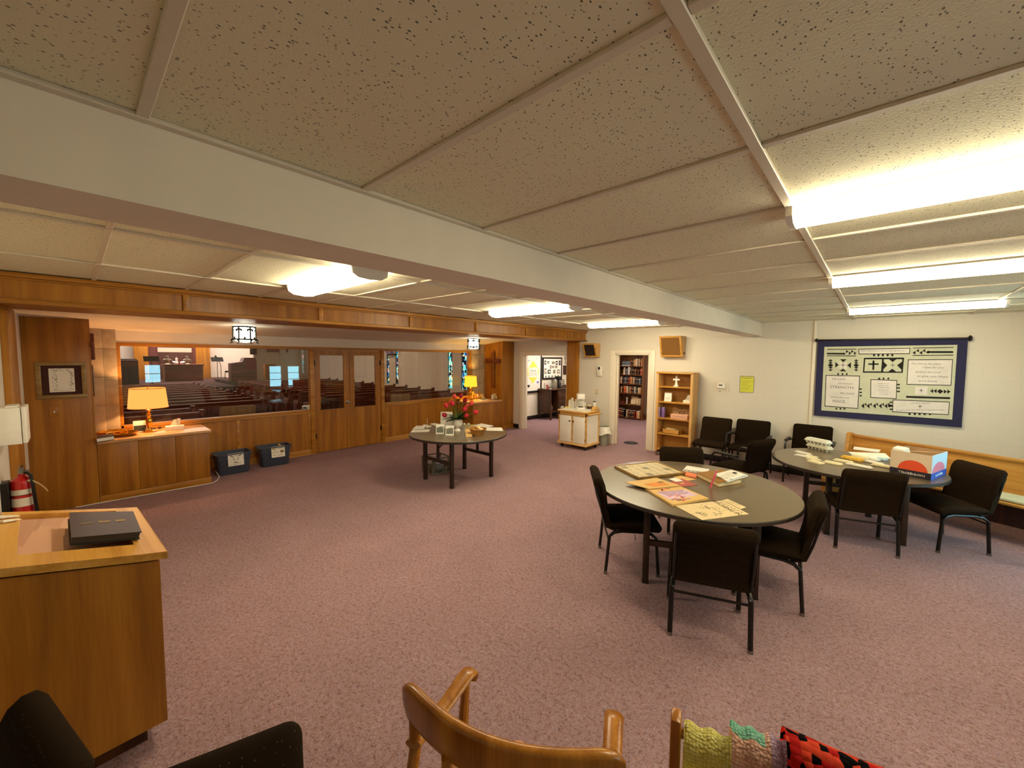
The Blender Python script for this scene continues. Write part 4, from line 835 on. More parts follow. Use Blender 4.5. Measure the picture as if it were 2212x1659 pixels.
for dx,l in ((1003,'clear glass votive cup at the right foot of the vase'),(1012,'clear glass votive cup farther right beside the vase')):
    b=MB(); b.lathe([(.02,0),(.026,.05),(.024,.05),(.018,.004),(0,.004)],n=16); b.lathe([(0,.004),(.018,.004),(.021,.03),(0,.03)],n=16,m=1); tag(b.build('votive_cup',[M['acrylic'],M['paper']],loc=P(dx,918,Z)),l,'cup','votive cups')
# crate on the carpet under the table
t=thing('milk_crate','grey plastic milk crate under the lobby table','crate',(-5.47,4.11,0),math.radians(-6))
cg=mat('crate_plastic',(112,110,92),.5,bump=.05); w,d,h=.17,.165,.27; b=MB()
for z in (.0,.25): 
    for s in (-1,1): b.box(-w,s*d-.008,z,w,s*d+.008,z+.02); b.box(s*w-.008,-d,z,s*w+.008,d,z+.02)
for s in (-1,1):
    for k in range(9):
        u=-w+2*w*k/8; b.box(u-.006,s*d-.005,0,u+.006,s*d+.005,.17); u=-d+2*d*k/8; b.box(s*w-.005,u-.006,0,s*w+.005,u+.006,.17)
    for z in (.085,.165): b.box(-w,s*d-.005,z-.006,w,s*d+.005,z+.006); b.box(s*w-.005,-d,z-.006,s*w+.005,d,z+.006)
    for q in (-1,1): b.box(s*w-.03*s-.0,q*d-.006,.165,s*w,q*d+.006,.26); b.box(s*w-.012,q*d-.012,0,s*w+.012,q*d+.012,.27); b.box(s*w-.006,q*d-.05*q,.165,s*w+.006,q*d,.26)
b.box(-w,-d,0,w,d,.012); b.build('body',cg,t)
pb=mat('plastic_bag_white',(206,206,224),.5,vary=.08,scale=12)
b=MB(); b.grid(lambda u,v:Vector(((.142-.02*math.sin(v*5))*math.cos(u*2*PI)*math.sin(.15+2.8*v)*1.05,(.140-.02*math.cos(u*9))*math.sin(u*2*PI)*math.sin(.15+2.8*v),.125-.122*math.cos(.15+2.8*v)+.012*math.sin(u*15+v*9))),28,14); tag(b.build('plastic_bag',pb,loc=(-5.47,4.11,.012),smooth=60),'crumpled white bag inside the milk crate','bag')
# ================================================================ BACK WALL
def speaker(x0,x1,z0,z1,label,side):
    t=thing('wall_speaker',label,'speaker',((x0+x1)/2,YB,z0),0,'wooden wall speakers'); w=(x1-x0)/2; h=z1-z0; d0,d1=.13,.25
    b=MB(); b.prism([(-.005,0),(-d0,0),(-d1,h),(-.005,h)],-w,w,M=YZX,bev=.006); b.build('cabinet',M['birch'],t)
    f=.035; n=Vector((0,-(d1-d0),h)).normalized(); L_=math.hypot(h,d1-d0); MM=Matrix(((1,0,0,0),(0,n.y,-n.z,-d0),(0,n.z,n.y,0),(0,0,0,1)))
    b=MB(); b.box(-w+f,f,.002,w-f,L_-f,.006,M=MM); b.build('grille',mat('brown_grille_cloth',(128,86,34) if w>.2 else (38,20,10),.9,vary=.15,bump=.4,scale=260),t)
    b=MB()
    for a in ((-w,0,w,f),(-w,L_-f,w,L_),(-w,f,-w+f,L_-f),(w-f,f,w,L_-f)): b.box(a[0],a[1],.0,a[2],a[3],.013,bev=.004,M=MM)
    b.build('front_frame',M['oak'],t)
    if w>.2:
        b=MB(); b.lathe([(0,0),(.018,0),(.015,.022),(0,.024)],n=16,M=xf((w,-.07,.075),ry=PI/2)); b.build('volume_knob',M['black'],t)
speaker(-5.07,-4.74,1.975,2.29,'small wooden wall speaker above the coffee cart',0); speaker(-3.27,-2.84,1.99,2.40,'large wooden wall speaker above the light bookcase',1)
t=thing('intercom','white intercom in a clear case between small speaker and coffee cart','intercom',(-4.735,YB,1.64)); b=MB(); b.box(-.10,-.075,-.13,.10,0,.135,bev=.006); b.build('clear_cover',M['acrylic'],t); b=MB(); b.box(-.055,-.05,-.10,.06,-.002,.125,bev=.008); b.build('body',M['plasticwhite'],t); b=MB(); b.box(-.025,-.053,.045,.025,-.049,.11); b.build('display',M['black'],t); b=MB(); b.lathe([(0,0),(.012,0),(.010,.008),(0,.01)],n=12,M=xf((.10,-.04,.0),ry=PI/2)); b.build('lock',M['chrome'],t)
t=thing('light_switch','tan double light switch plate over the coffee cart','switch',(-4.80,YB,1.17)); b=MB(); b.box(-.038,-.007,-.062,.038,0,.062,bev=.002); b.build('plate',mat('almond_plastic',(206,186,152),.4,bump=.02),t); b=MB(); b.box(-.012,-.013,-.03,.012,-.006,.03,bev=.002); b.build('rocker',M['plasticwhite'],t)
t=thing('thermostat','white thermostat inside a clear locking cover on the wall','thermostat',(-2.14,YB,1.435)); b=MB(); b.box(-.145,-.08,-.105,.145,.003,.105,bev=.008); b.build('clear_cover',M['acrylic'],t); b=MB(); b.box(-.12,-.006,-.095,.12,0,.09); b.build('base_plate',mat('cover_base_grey',(218,206,188),.5,bump=.02),t); b=MB(); b.box(-.075,-.035,-.035,.06,-.002,.055,bev=.006); b.box(-.05,-.0365,.02,.015,-.034,.042,1); b.build('thermostat_body',[M['plasticwhite'],M['ink']],t); b=MB(); b.cyl(0,0,0,.012,.012,M=xf((-.01,-.08,-.085),rx=PI/2)); b.build('lock',M['chrome'],t)
yel=mat('yellow_green_paper',(214,214,70),.55,vary=.03)
t=thing('wall_notice','yellow-green notice in a clear sleeve on the block wall','notice',(-1.73,YB,1.50)); b=MB(); b.box(-.105,-.003,-.14,.105,-.001,.14); TMn=xf((0,-.003,0),rx=PI/2); words(b,TMn,-.085,.08,.115,.022,1,11,.0006)
for k,z in enumerate((.06,.03,0,-.03,-.065,-.09)): words(b,TMn,-.09,.06-.02*(k%3),z,.010,1,k,.0005)
b.build('sheet',[yel,mat('faded_print',(140,140,40),.7,vary=.1)],t); b=MB(); b.box(-.118,-.0008,-.155,.118,0,.155); b.build('clear_sleeve',M['acrylic'],t)
# ================================================================ LIGHT BOOKCASE
bx0,bx1,by0,by1=-3.25,-2.55,7.86,8.19; Zs=[.155,.47,.775,1.10,1.405]
t=thing('bookcase','light wooden bookcase with five open shelves beside the library doorway','bookcase',(0,0,0))
b=MB(); b.box(bx0,by0,.09,bx0+.045,by1,1.69,bev=.003); b.box(bx1-.045,by0,.09,bx1,by1,1.69,bev=.003); b.build('side_panel',M['birch'],t)
b=MB(); b.box(bx0-.008,by0-.01,1.66,bx1+.008,by1,1.69,bev=.004); b.build('top_board',M['oak'],t)
b=MB(); b.box(bx0+.045,by1-.012,.09,bx1-.045,by1,1.66); b.build('back_panel',mat('golden_back_panel',(178,126,52),.5,vary=.06,scale=6),t)
for z in Zs:
    b=MB(); b.box(bx0+.045,by0+.006,z-.022,bx1-.045,by1-.012,z,bev=.002); b.build('shelf',M['oak'],t)
for x in (bx0+.03,bx1-.03):
    for y in (by0+.03,by1-.03): b=MB(); b.cyl(x,y,0,.092,.014,.02,n=12); b.build('foot',M['chrome'],t)
def ons(px,py,k,dy=0): return Vector((PY(px,py,7.98).x,7.98+dy,Zs[k]+.0005))
t=thing('cross_figurine','white ceramic cross standing on the top shelf','cross',ons(1461,832,4)); b=MB(); b.prism([(-.045,0),(.045,0),(.025,.04),(.017,.10),(.02,.125),(.058,.118),(.066,.128),(.06,.138),(.066,.148),(.058,.158),(.02,.151),(.017,.19),(.022,.205),(0,.22),(-.022,.205),(-.017,.19),(-.02,.151),(-.058,.158),(-.066,.148),(-.06,.138),(-.066,.128),(-.058,.118),(-.02,.125),(-.017,.10),(-.025,.04)],-.013,.013,M=RXM,bev=.003); b.build('cross',M['plasticwhite'],t); b=MB(); b.box(-.05,-.03,0,.05,.03,.012,bev=.004); b.build('base',M['plasticwhite'],t)
t=thing('card_stand','white folded card stand on the second shelf, left side','card',ons(1443,862,3)); b=MB(); b.box(-.07,-.02,.0,.07,-.012,.175,M=xf((0,0,0),rx=-.15)); b.box(-.07,.02,.0,.07,.028,.17,M=xf((0,0,0),rx=.1)); words(b,xf((0,-.0195,0),rx=PI/2-.15),-.05,.05,.07,.012,1,3,.002); words(b,xf((0,-.0195,0),rx=PI/2-.15),-.05,.04,.05,.012,1,4,.002); b.build('card',PI_,t); b=MB(); b.box(-.075,-.05,0,.09,.05,.012); b.tube([(.085,-.03,0),(.085,-.03,.09)],.004,5); b.build('stand',M['acrylic'],t)
tissue_box(ons(1486,866,3),0,'white tissue box on the second shelf of light bookcase',.075,.05,.055)
pur=[mat('lilac_cover',(180,150,190),.4,vary=.25,scale=30),mat('violet_cover',(120,88,150),.4,vary=.3,scale=30),mat('pale_cover',(222,206,214),.4,vary=.1,scale=30)]
for k,(px,w,h,mi,l) in enumerate(((1422,.022,.19,2,'pale lilac book leftmost on the third shelf of light bookcase'),(1426,.020,.20,0,'thin lilac book second from the left on the third shelf'),(1433,.055,.20,1,'violet patterned book at the right of the third shelf trio'))):
    b=MB(); b.box(-w/2,-.07,0,w/2,.07,h,0,bev=.003); b.box(-w/2+.003,-.066,.004,w/2-.003,.072,h+.0003,1); q=b.build('book',[pur[mi],M['paper']],loc=ons(px,903,2)); tag(q,l,'book','books on the third shelf of light bookcase'); q.rotation_euler.z=.0 if k<2 else .25
pkb=mat('pink_box_card',(226,170,140),.6,vary=.05); c=ons(1470,906,2)
b=MB(); b.box(-.16,-.10,0,.16,.10,.085,bev=.004); b.box(-.163,-.103,.055,.163,.103,.095,bev=.004); tag(b.build('gift_box',pkb,loc=c),'flat salmon pink box on the third shelf of light bookcase','box')
ws=mat('weathered_wood_sign',(196,160,122),.6,vary=.1); b=MB(); rr=random.Random(2)
for k in range(9):
    x=-.14+.033*k; z=.045+.018*math.sin(k*1.7)
    b.tube([(x+.016*math.cos(a)*(1 if k%2 else 1.3),0,z+.03*math.sin(a)) for a in [i*.5 for i in range(12)]],.005,6)
b.tube([(-.16,0,.09),(-.13,0,.115),(-.09,0,.10),(-.02,0,.07),(.06,0,.095),(.11,0,.08),(.15,0,.11)],.008,6); b.tube([(-.13,0,.0),(-.11,0,.05),(-.07,0,.03),(-.09,0,0)],.008,6); b.tube([(.11,0,.0),(.10,0,.06),(.14,0,.05),(.14,0,0)],.008,6)
tag(b.build('script_sign',ws,loc=c+Vector((.0,.02,.0955))),'cut-out wooden script sign standing on the pink box','sign')
t=thing('wooden_tray','oak box of slips on the fourth shelf of light bookcase','tray',ons(1452,936,1)); b=MB(); w,d,h=.17,.09,.085
for a in ((-w,-d,w,-d+.012),(-w,d-.012,w,d),(-w,-d,-w+.012,d),(w-.012,-d,w,d)): b.box(a[0],a[1],0,a[2],a[3],h)
b.box(-w,-d,0,w,d,.01); b.build('box',M['pewoak'],t)
b=MB(); rr=random.Random(4)
for k in range(12): b.box(-.05,-.03,0,.05,.03,.004,M=xf((rr.uniform(-.1,.05),rr.uniform(-.03,.03),.06+.003*k),rz=rr.uniform(0,3),rx=rr.uniform(-.2,.2)))
q=b.build('paper_slips',M['aged'],loc=ons(1452,936,1)); tag(q,'loose paper slips filling the oak box on the fourth shelf','paper'); q['kind']='stuff'
# ================================================================ COFFEE CART
t=thing('coffee_cart','white two-door cart with light wood edges carrying the coffee maker','cart',(0,0,0)); cx0,cx1,cy0,cy1=-5.13,-4.42,7.17,7.70
tr=M['cartwood']; b=MB(); b.box(cx0+.02,cy0+.02,.13,cx1-.02,cy1-.01,.76,0)
for x in (cx0+.0,cx1-.035): b.box(x,cy0,.09,x+.035,cy0+.03,.79,1,bev=.004); b.box(x,cy1-.03,.09,x+.035,cy1,.79,1,bev=.004)
b.box((cx0+cx1)/2-.02,cy0+.002,.12,(cx0+cx1)/2+.02,cy0+.03,.74,1,bev=.003); b.box(cx0,cy0,.715,cx1,cy0+.03,.79,1,bev=.003); b.box(cx0-.015,cy0-.015,.085,cx1+.015,cy1,.125,1,bev=.006); b.box(cx1-.03,cy0,.74,cx1,cy1,.79,1); 
b.build('body',[M['plasticwhite'],tr],t)
b=MB(); b.box(cx0-.02,cy0-.03,.79,cx1+.012,cy1,.825,1,bev=.006); b.box(cx0+.0,cy0+.0,.8235,cx1-.02,cy1-.01,.8262,0); b.build('top',[M['plasticwhite'],tr],t)
b=MB(); b.prism([(-.14,0),(.14,0),(.14,.03),(.09,.095),(-.09,.095),(-.14,.03)],0,.022,M=xf((cx1-.02,(cy0+cy1)/2+.08,.825),rz=PI/2)@RXM,bev=.005); b.build('side_rail',tr,t)
b=MB(); b.box(cx1+.012,cy0+.03,.795,cx1+.02,cy0+.06,.765); b.box(cx1+.012,cy1-.08,.765,cx1+.02,cy1-.05,.795); b.tube([(cx1+.06,cy0+.0,.765),(cx1+.06,cy1-.02,.765)],.013,10); 
for y in (cy0+.05,cy1-.08): b.box(cx1-.01,y-.01,.755,cx1+.065,y+.01,.775)
b.build('towel_bar',tr,t)
for s,(xa,xb) in enumerate(((cx0+.038,(cx0+cx1)/2-.024),((cx0+cx1)/2+.024,cx1-.038))):
    b=MB(); b.box(xa,cy0-.006,.135,xb,cy0+.012,.708,0,bev=.003); d=b.build('door',M['plasticwhite'],t)
    kx=xb-.03 if s==0 else xa+.012; b=MB(); b.lathe([(0,0),(.015,0),(.010,.012),(.017,.026),(0,.03)],n=14,M=xf((kx,cy0-.006,.60),rx=PI/2)); b.build('knob',M['walnut'],d)
    if s:
        for z in (.22,.62): b=MB(); b.box(xb+.005,cy0-.004,z-.025,xb+.02,cy0+.004,z+.025); b.build('hinge',M['brass'],d)
for x in (cx0+.06,cx1-.06):
    for y in (cy0+.06,cy1-.06): b=MB(); b.lathe([(0,-.02),(.03,-.02),(.036,-.01),(.036,.01),(.03,.02),(0,.02)],n=16,M=xf((x,y,.036),ry=PI/2)); b.box(x-.028,y-.012,.03,x+.028,y+.012,.088); b.build('caster',M['black'],t)
ZT=.8265
cmx=P(1254,883,ZT)
t=thing('coffee_maker','white drip coffee maker with glass pot on the cart','coffee maker',cmx,math.radians(35)); b=MB(); b.prism(rrect(-.095,-.115,.095,.12,.05),0,.035,bev=.006); b.prism(rrect(-.08,.03,.08,.12,.03),.03,.30); b.prism(rrect(-.09,-.10,.09,.12,.045),.215,.335,bev=.01); b.build('body',M['plasticwhite'],t)
b=MB(); b.lathe([(.045,0),(.068,.02),(.07,.055),(.045,.105),(.048,.112)],c=(0,-.035,.038),n=26); b.lathe([(0,.002),(.045,.002)],c=(0,-.035,.038),n=26); p=b.build('glass_pot',M['acrylic'],t); b=MB(); b.lathe([(.05,.11),(.05,.125),(0,.13)],c=(0,-.035,.038),n=26); b.tube([(.045,-.06,.155),(.09,-.085,.15),(.10,-.09,.10),(.075,-.075,.07)],.009,8); b.build('pot_handle',M['plasticwhite'],p); b=MB(); b.lathe([(0,.004),(.046,.004),(.06,.018),(0,.018)],c=(0,-.035,.038),n=26); b.build('coffee',M['walnut'],p)
for px,py,h,l in ((1231,878,.17,'white foam cup stack nearest the hallway door'),(1236,877,.22,'tallest white foam cup stack, middle of the group'),(1239,879,.14,'short white foam cup stack in front of the others'),(1245,876,.20,'white foam cup stack against the coffee maker')):
    b=MB(); n=max(3,int(h/.018)); pr=[(0,0),(.042,0)]
    for k in range(n): z=h*k/n; r=.042-.012*k/n; pr+= [(r,z),(r,z+h/n*.5),(r-.0025,z+h/n*.52)]
    pr+=[(.028,h),(0,h)]; b.lathe(pr,n=20); v=P(px,py,ZT); v=v if v.y<7.62 else Vector((v.x*7.62/v.y,7.62,ZT)); tag(b.build('cup_stack',M['plasticwhite'],loc=v),l,'cups','foam cup stacks on the coffee cart')
sheet('paper_napkin','pale yellow napkin spread at the left end of the cart','napkin',((1218,882),(1234,881),(1233,878),(1222,878)),ZT,[mat('pale_yellow_napkin',(240,226,140),.8,vary=.05)],.004)
sheet('paper_napkin','white crumpled napkin at the cart left corner','napkin',((1211,881),(1217,881),(1218,879),(1213,879)),ZT,[M['paper']],.016)
t=thing('sugar_caddy','small dark packet caddy right of the coffee maker','caddy',P(1274,883,ZT),.3); b=MB(); b.box(-.06,-.045,0,.06,.045,.06,bev=.004); b.build('tray',M['walnut'],t); b=MB(); b.box(-.05,-.03,.05,.03,.03,.085,M=xf((0,0,0),ry=.1)); b.build('packets',M['aged'],t)
t=thing('creamer_bottle','white creamer canister with dark lid at the cart right end','bottle',P(1284,883,ZT)); b=MB(); b.lathe([(0,0),(.03,0),(.032,.02),(.034,.13),(.036,.15),(0,.15)],n=20); b.build('body',M['plasticwhite'],t); b=MB(); b.lathe([(.0,.15),(.033,.15),(.03,.168),(0,.17)],n=20); b.build('lid',M['black'],t)
t=thing('waste_bin','grey waste bin with a clear liner beside the coffee cart','bin',(-4.47,7.97,0)); b=MB(); b.lathe([(0,0),(.095,0),(.10,.01),(.125,.42),(.13,.425),(.121,.425),(.096,.012),(0,.012)],n=30); b.build('bucket',M['plasticgrey'],t)
b=MB(); b.grid(lambda u,v:Vector(((.131+.018*v+.010*math.sin(u*2*PI*9)*v+.05*v*max(0,math.cos(u*2*PI)))*math.cos(u*2*PI),(.131+.018*v+.010*math.cos(u*2*PI*7)*v)*math.sin(u*2*PI),.43-.17*v-.03*math.sin(u*2*PI*3)*v)),60,6); b.build('liner',mat('clear_bin_liner',(228,222,208),.3,vary=.1,scale=30),t,smooth=60)
# ================================================================ WALL QUILT
QY=8.175
def q8(cx,cy): v=PY(1740+cx/5.8211,720+cy/5.8211,QY); return (v.x,v.z)
navy=mat('navy_border_cloth',(40,38,72),.9,bump=.3,scale=120); sage=mat('sage_quilt_cloth',(198,198,172),.9,vary=.05,scale=9,bump=.5); qw=mat('quilt_white_patch',(222,214,206),.9,vary=.05,scale=9,bump=.4); qb=mat('quilt_black_cloth',(26,20,18),.9,bump=.3,scale=120); qg=mat('quilt_grey_lettering',(104,102,108),.85,vary=.1); ql=mat('quilt_faint_lettering',(156,150,154),.85,vary=.1)
ol=q8(155,95); orr=q8(2045,70); br=q8(1965,1185); blc=q8(105,1032)
t=thing('wall_quilt','navy-bordered quilt with black appliqué and scripture patches on the wall','quilt',(0,0,0))
MQ=Matrix(((1,0,0,0),(0,0,-1,QY),(0,1,0,0),(0,0,0,1)))  # drawn in (x,z), thickness towards the room
b=MB(); b.prism([blc,br,orr,ol],-.03,.0,0,M=MQ,bev=.004)
b.prism([q8(198,968),q8(1843,1085),q8(1910,145),q8(238,170)],0,.006,1,M=MQ)
def qp(pts,m,z=.009): b.prism([q8(*p) for p in pts],.004,z,m,M=MQ)
def qr(a,c,d,e,m,z=.009): qp((a,c,d,e),m,z)
def frame(a,c,d,e,w=9):
    qr(a,c,d,e,3,.008); cx=sum(p[0] for p in (a,c,d,e))/4; cy=sum(p[1] for p in (a,c,d,e))/4
    qr(*[(p[0]+(w if p[0]<cx else -w),p[1]+(w if p[1]<cy else -w)) for p in (a,c,d,e)],2,.011)
frame((665,195),(1318,183),(1310,260),(668,266)); frame((255,523),(687,533),(662,950),(240,918)); frame((818,577),(1152,588),(1145,826),(815,810)); frame((1288,328),(1853,326),(1832,658),(1270,646)); frame((1095,832),(1813,860),(1800,1027),(1090,990)); qr((1380,668),(1535,672),(1530,773),(1375,770),2,.011)
def stick(x0,y0,x1,y1,w): 
    dx,dy=x1-x0,y1-y0; L_=math.hypot(dx,dy); nx,ny=-dy/L_*w/2,dx/L_*w/2; qp(((x0+nx,y0+ny),(x1+nx,y1+ny),(x1-nx,y1-ny),(x0-nx,y0-ny)),3)
for a in ((275,203,640,199,9),(270,255,485,257,20),(270,283,635,285,9),(1352,186,1860,178,8),(1530,236,1857,236,24),(1345,280,1857,274,9),(1265,798,1817,815,24)): stick(*a)
def tri(*p): qp(p,3)
for x in (510,575): tri((x,210),(x,250),(x+32,228))
for x in (545,610): tri((x,228),(x,275),(x+30,250))
tri((480,240),(510,257),(480,272))
for x in (1345,1430): tri((x,245),(x+38,220),(x+38,268))
for x in (1390,1470): tri((x,222),(x+36,195),(x+36,238))
tri((1510,237),(1548,218),(1548,258))
for x in (850,905,960,1020,1080): qr((x,264),(x+26,263),(x+24,288),(x,289),3)
for cx in (315,638):
    for k,(y,d) in enumerate(((325,1),(350,1),(450,-1),(478,-1))):
        tri((cx-30,y+ (25 if d>0 else -25)),(cx+30,y+(25 if d>0 else -25)),(cx,y))
    qp(((cx,372),(cx+34,402),(cx,430),(cx-34,402)),3)
tri((432,325),(518,327),(475,362)); tri((428,475),(515,480),(472,445)); tri((375,360),(375,432),(418,398)); tri((573,365),(570,440),(525,402))
qp(((420,370),(440,355),(475,385),(510,358),(530,372),(500,402),(528,440),(508,452),(472,425),(436,450),(416,435),(445,400)),2,.010)
qr((735,308),(1240,305),(1222,497),(722,495),3,.009); qr((752,327),(962,327),(950,478),(740,478),1,.0115); qr((790,378),(920,378),(918,396),(788,396),3,.013); qr((843,342),(868,342),(864,460),(840,460),3,.013)
qp(((985,328),(1050,326),(1095,362),(1145,325),(1215,326),(1215,355),(1150,402),(1205,455),(1205,482),(1140,482),(1090,445),(1040,482),(978,482),(978,455),(1028,402),(985,360)),1,.0115)
for cx,cy in ((472,400),(1095,400),(1455,718),(1440,918)):
    qp(((cx-38,cy),(cx-6,cy-5),(cx,cy-34),(cx+5,cy-5),(cx+38,cy),(cx+5,cy+5),(cx,cy+34),(cx-6,cy+5)),4,.0125)
for x in (400,455,508): qr((x,502),(x+22,502),(x+20,524),(x,524),3)
for x in (378,430,480): qr((x,938),(x+22,940),(x+20,958),(x,956),3)
for y in (692,735,775): qr((680,y),(710,y),(708,y+17),(678,y+17),3)
for x in (916,970,1030): qr((x,558),(x+24,558),(x+22,580),(x,580),3)
for y in (635,678,722): qr((1150,y),(1188,y+1),(1186,y+18),(1150,y+17),3)
for x in (1295,1360,1420,1485,1550): qr((x,1002),(x+28,1005),(x+26,1028),(x,1026),3)
for y in (858,900,945): qr((1060,y),(1092,y+2),(1092,y+18),(1058,y+16),3)
for x in (700,768,846,920,990): tri((x,912),(x+38,880+ (0 if x<900 else 4)),(x+38,945)); tri((x+40,890),(x+66,875),(x+66,915))
tri((1030,912),(1062,890),(1060,935)); stick(1055,912,1092,914,18)
for x,d in ((1565,-1),(1608,-1),(1738,1),(1782,1)): tri(((x,725) if d<0 else (x+42,733)),((x+40,700) if d<0 else (x,706)),((x+40,752) if d<0 else (x,760)))
qp(((1692,702),(1735,730),(1690,760),(1652,728)),3)
u=(q8(1853,600)[0]-q8(240,600)[0])/(1853-240)
def qt(s_,cx,cy,size,al='CENTER',sh=0): x,z=q8(cx,cy); b.text(s_,size*u,MQ@Matrix.Translation((x,z,.0118)),4,.0005,al,sh)
qt('the Lord',410,575,52,sh=.4); qt('gives his people',500,632,34,sh=.3); qt('STRENGTH.',460,680,66); qt('the Lord',515,755,54,sh=.4); qt('blesses them with',430,805,36,sh=.3); qt('PEACE.',425,857,62)
qt('For I know the plans',1510,384,40,sh=.3); qt('I have for you',1600,430,44,sh=.3); qt('declares the Lord',1530,488,40,sh=.3); qt('to give you Hope',1590,542,50,sh=.3); qt('and a future',1530,600,44,sh=.3)
def qw_(x0,x1,cy,h,seed):
    r=random.Random(seed); x=x0
    while x<x1: w=h*r.uniform(.3,.8); qr((x,cy-h*r.uniform(.3,.5)),(x+w,cy-h*.4),(x+w*.9,cy+h*.1),(x,cy+h*.05),5,.0122); x+=w+h*r.choice((.2,.2,.6))
for k,y in enumerate((635,660,685,715,740,768)): qw_(910+10*(k%3),1050-12*(k%2),y,15,k)
qw_(695,1270,224,20,20); qw_(1315,1560,882,22,21); qw_(1140,1740,968,20,22); qw_(1690,1790,620,8,23)
b.build('quilt_face',[navy,sage,qw,qb,qg,ql],t,smooth=0)
b=MB(); a=q8(140,88); c=q8(2070,62); b.tube([(a[0],QY-.006,a[1]),(c[0],QY-.006,c[1])],.013,10); b.build('hanging_rod',M['metal'],t)
for p_,r in ((a,.032),(c,.044)):
    b=MB(); b.lathe([(0,-.02),(r*.6,-.018),(r,0),(r*.6,.018),(0,.02)],n=18,M=xf((p_[0],QY-.006,p_[1]),ry=PI/2)); b.build('finial',M['metal'],t)
# ================================================================ NEWSPAPER TABLE THINGS
PN=[M['aged'],mat('faded_newsprint_ink',(168,150,116),.75,vary=.25,scale=60),M['ink'],M['manila']]
t_c=[P(x,y,.748) for x,y in ((1327,1010),(1380,1036),(1482,1025),(1418,1000))]; o=sum(t_c,Vector())/4; A=[c-o for c in t_c]
t=thing('framed_collage','framed collage of newspaper pictures lying flat on round table','picture',o)
b=MB(); zz=Vector((0,0,.022))
for i in range(4):
    p_,q_=A[i],A[(i+1)%4]; b.hexa([p_,q_,q_*.93,p_*.93],[p_+zz,q_+zz,q_*.93+zz,p_*.93+zz])
b.build('frame',wood('gilt_brown_frame',(108,76,30),(140,104,46),(168,130,66),'X'),t)
b=MB(); b.hexa([a*.93+zz*.2 for a in A],[a*.93+zz*.7 for a in A],0)
def bl4(u,v): return (A[0].lerp(A[1],u).lerp(A[3].lerp(A[2],u),v))*.93+zz*.7
rr=random.Random(8)
for i in range(4):
    for j in range(5):
        u0,v0=.05+.235*i,.04+.19*j; q_=[bl4(u0,v0),bl4(u0+.19+.03*rr.random(),v0),bl4(u0+.2,v0+.15),bl4(u0,v0+.14)]; b.hexa(q_,[k+Vector((0,0,.0006)) for k in q_],1 if (i+j*2)%5==0 else 2)
b.build('collage',[M['aged'],M['greyink'],mat('mid_print',(196,182,150),.7,vary=.3,scale=70)],t)
Zt=.7455; col=[M['manila'],mat('orange_crayon',(228,140,52),.7,vary=.2,scale=30),mat('grey_crayon',(120,104,70),.7,vary=.2),mat('pink_crayon',(226,120,110),.7,vary=.2,scale=30),mat('purple_crayon',(160,116,160),.7,vary=.25,scale=40),mat('lilac_wash',(222,190,206),.7,vary=.1)]
def mk1(rect,b,bl):
    for k in range(9): rect(.46+.04*k*.9,.25+.03*(k%3),.54+.04*k,.80-.04*(k%4),1,.0005+.0001*k)
    rect(.42,.7,.55,.86,2,.0007)
sheet('manila_drawing','manila envelope with orange crayon drawing, top of the envelope pile','drawing',((1350,1043),(1402,1057),(1468,1050),(1418,1033)),Zt+.02,col,.006,marks=mk1,grp='envelopes on the newspaper table')
def mk2(rect,b,bl):
    rect(.30,.10,.75,.92,5,.0004)
    for k in range(6): rect(.30+.05*k,.12+.02*k,.325+.05*k,.88-.05*(k%3),4,.0006)
    r=random.Random(6)
    for k in range(26): u,v=.55+.35*r.random(),.12+.45*r.random(); rect(u,v,u+.05,v+.05,3 if k%3 else 4,.0008)
    for k in range(8): u,v=.08+.14*r.random(),.30+.25*r.random(); rect(u,v,u+.06,v+.05,3,.0007)
sheet('manila_drawing','manila envelope with pink and purple crayon drawing, nearer the table front','drawing',((1394,1058),(1452,1094),(1531,1080),(1468,1053)),Zt,col,.016,marks=mk2,grp='envelopes on the newspaper table')
nc=((1458,1093),(1517,1124),(1618,1111),(1560,1082))
def mk3(rect,b,bl):
    r=random.Random(12)
    for cu,cv,n in ((.62,.16,26),(.30,.45,22),(.78,.42,14),(.5,.62,14)):
        for k in range(n): u,v=cu+r.gauss(0,.07),cv+r.gauss(0,.05); rect(u,v,u+.05,v+.018,1,.0005)
    for k in range(7): rect(.1+.12*k,.90,.16+.12*k,.945,1,.0005)
q=sheet('newspaper','old newspaper page headed PITCHING IN on the round table front edge','newspaper',nc,Zt+.0,PN,.003,marks=mk3)
C=[P(x,y,Zt+.004) for x,y in nc]; e1=(C[2]-C[3]).normalized(); e1.z=0; e1.normalize(); e2=Vector((0,0,1)).cross(e1); hc=C[3].lerp(C[2],.44)+( (C[0]+C[1])/2-(C[2]+C[3])/2)*.17
mh=Matrix((e1,e2,Vector((0,0,1)))).transposed().to_4x4(); mh.translation=hc-q.location
b=MB(); b.text('PITCHING IN',.055,mh,0,.0003); b.build('headline',M['ink'],q)
sheet('newspaper','second newspaper sheet edge peeking from under the headline page','newspaper',((1560,1081),(1600,1100),(1612,1096),(1572,1078)),Zt,PN,.0015,marks=lines(5))
sheet('paper_sheet','white printed sheet at the far side of round table','paper',((1474,1017),(1525,1023),(1533,1014),(1484,1006)),Zt,[M['paper'],M['ink']],.002,marks=lambda rect,b,bl:[rect(.05+.09*k,.05+.05*(k%2),.11+.09*k,.22,1) for k in range(9)])
sheet('orange_card','orange folded card behind the collage frame corner','card',((1480,1029),(1504,1034),(1506,1027),(1479,1021)),Zt,[mat('salmon_orange_card',(240,130,84),.7,vary=.05)],.014)
sheet('yellow_slip','yellow paper slip under the white note, round table centre','paper',((1455,1031),(1478,1040),(1503,1036),(1470,1027)),Zt,[M['manila']],.002)
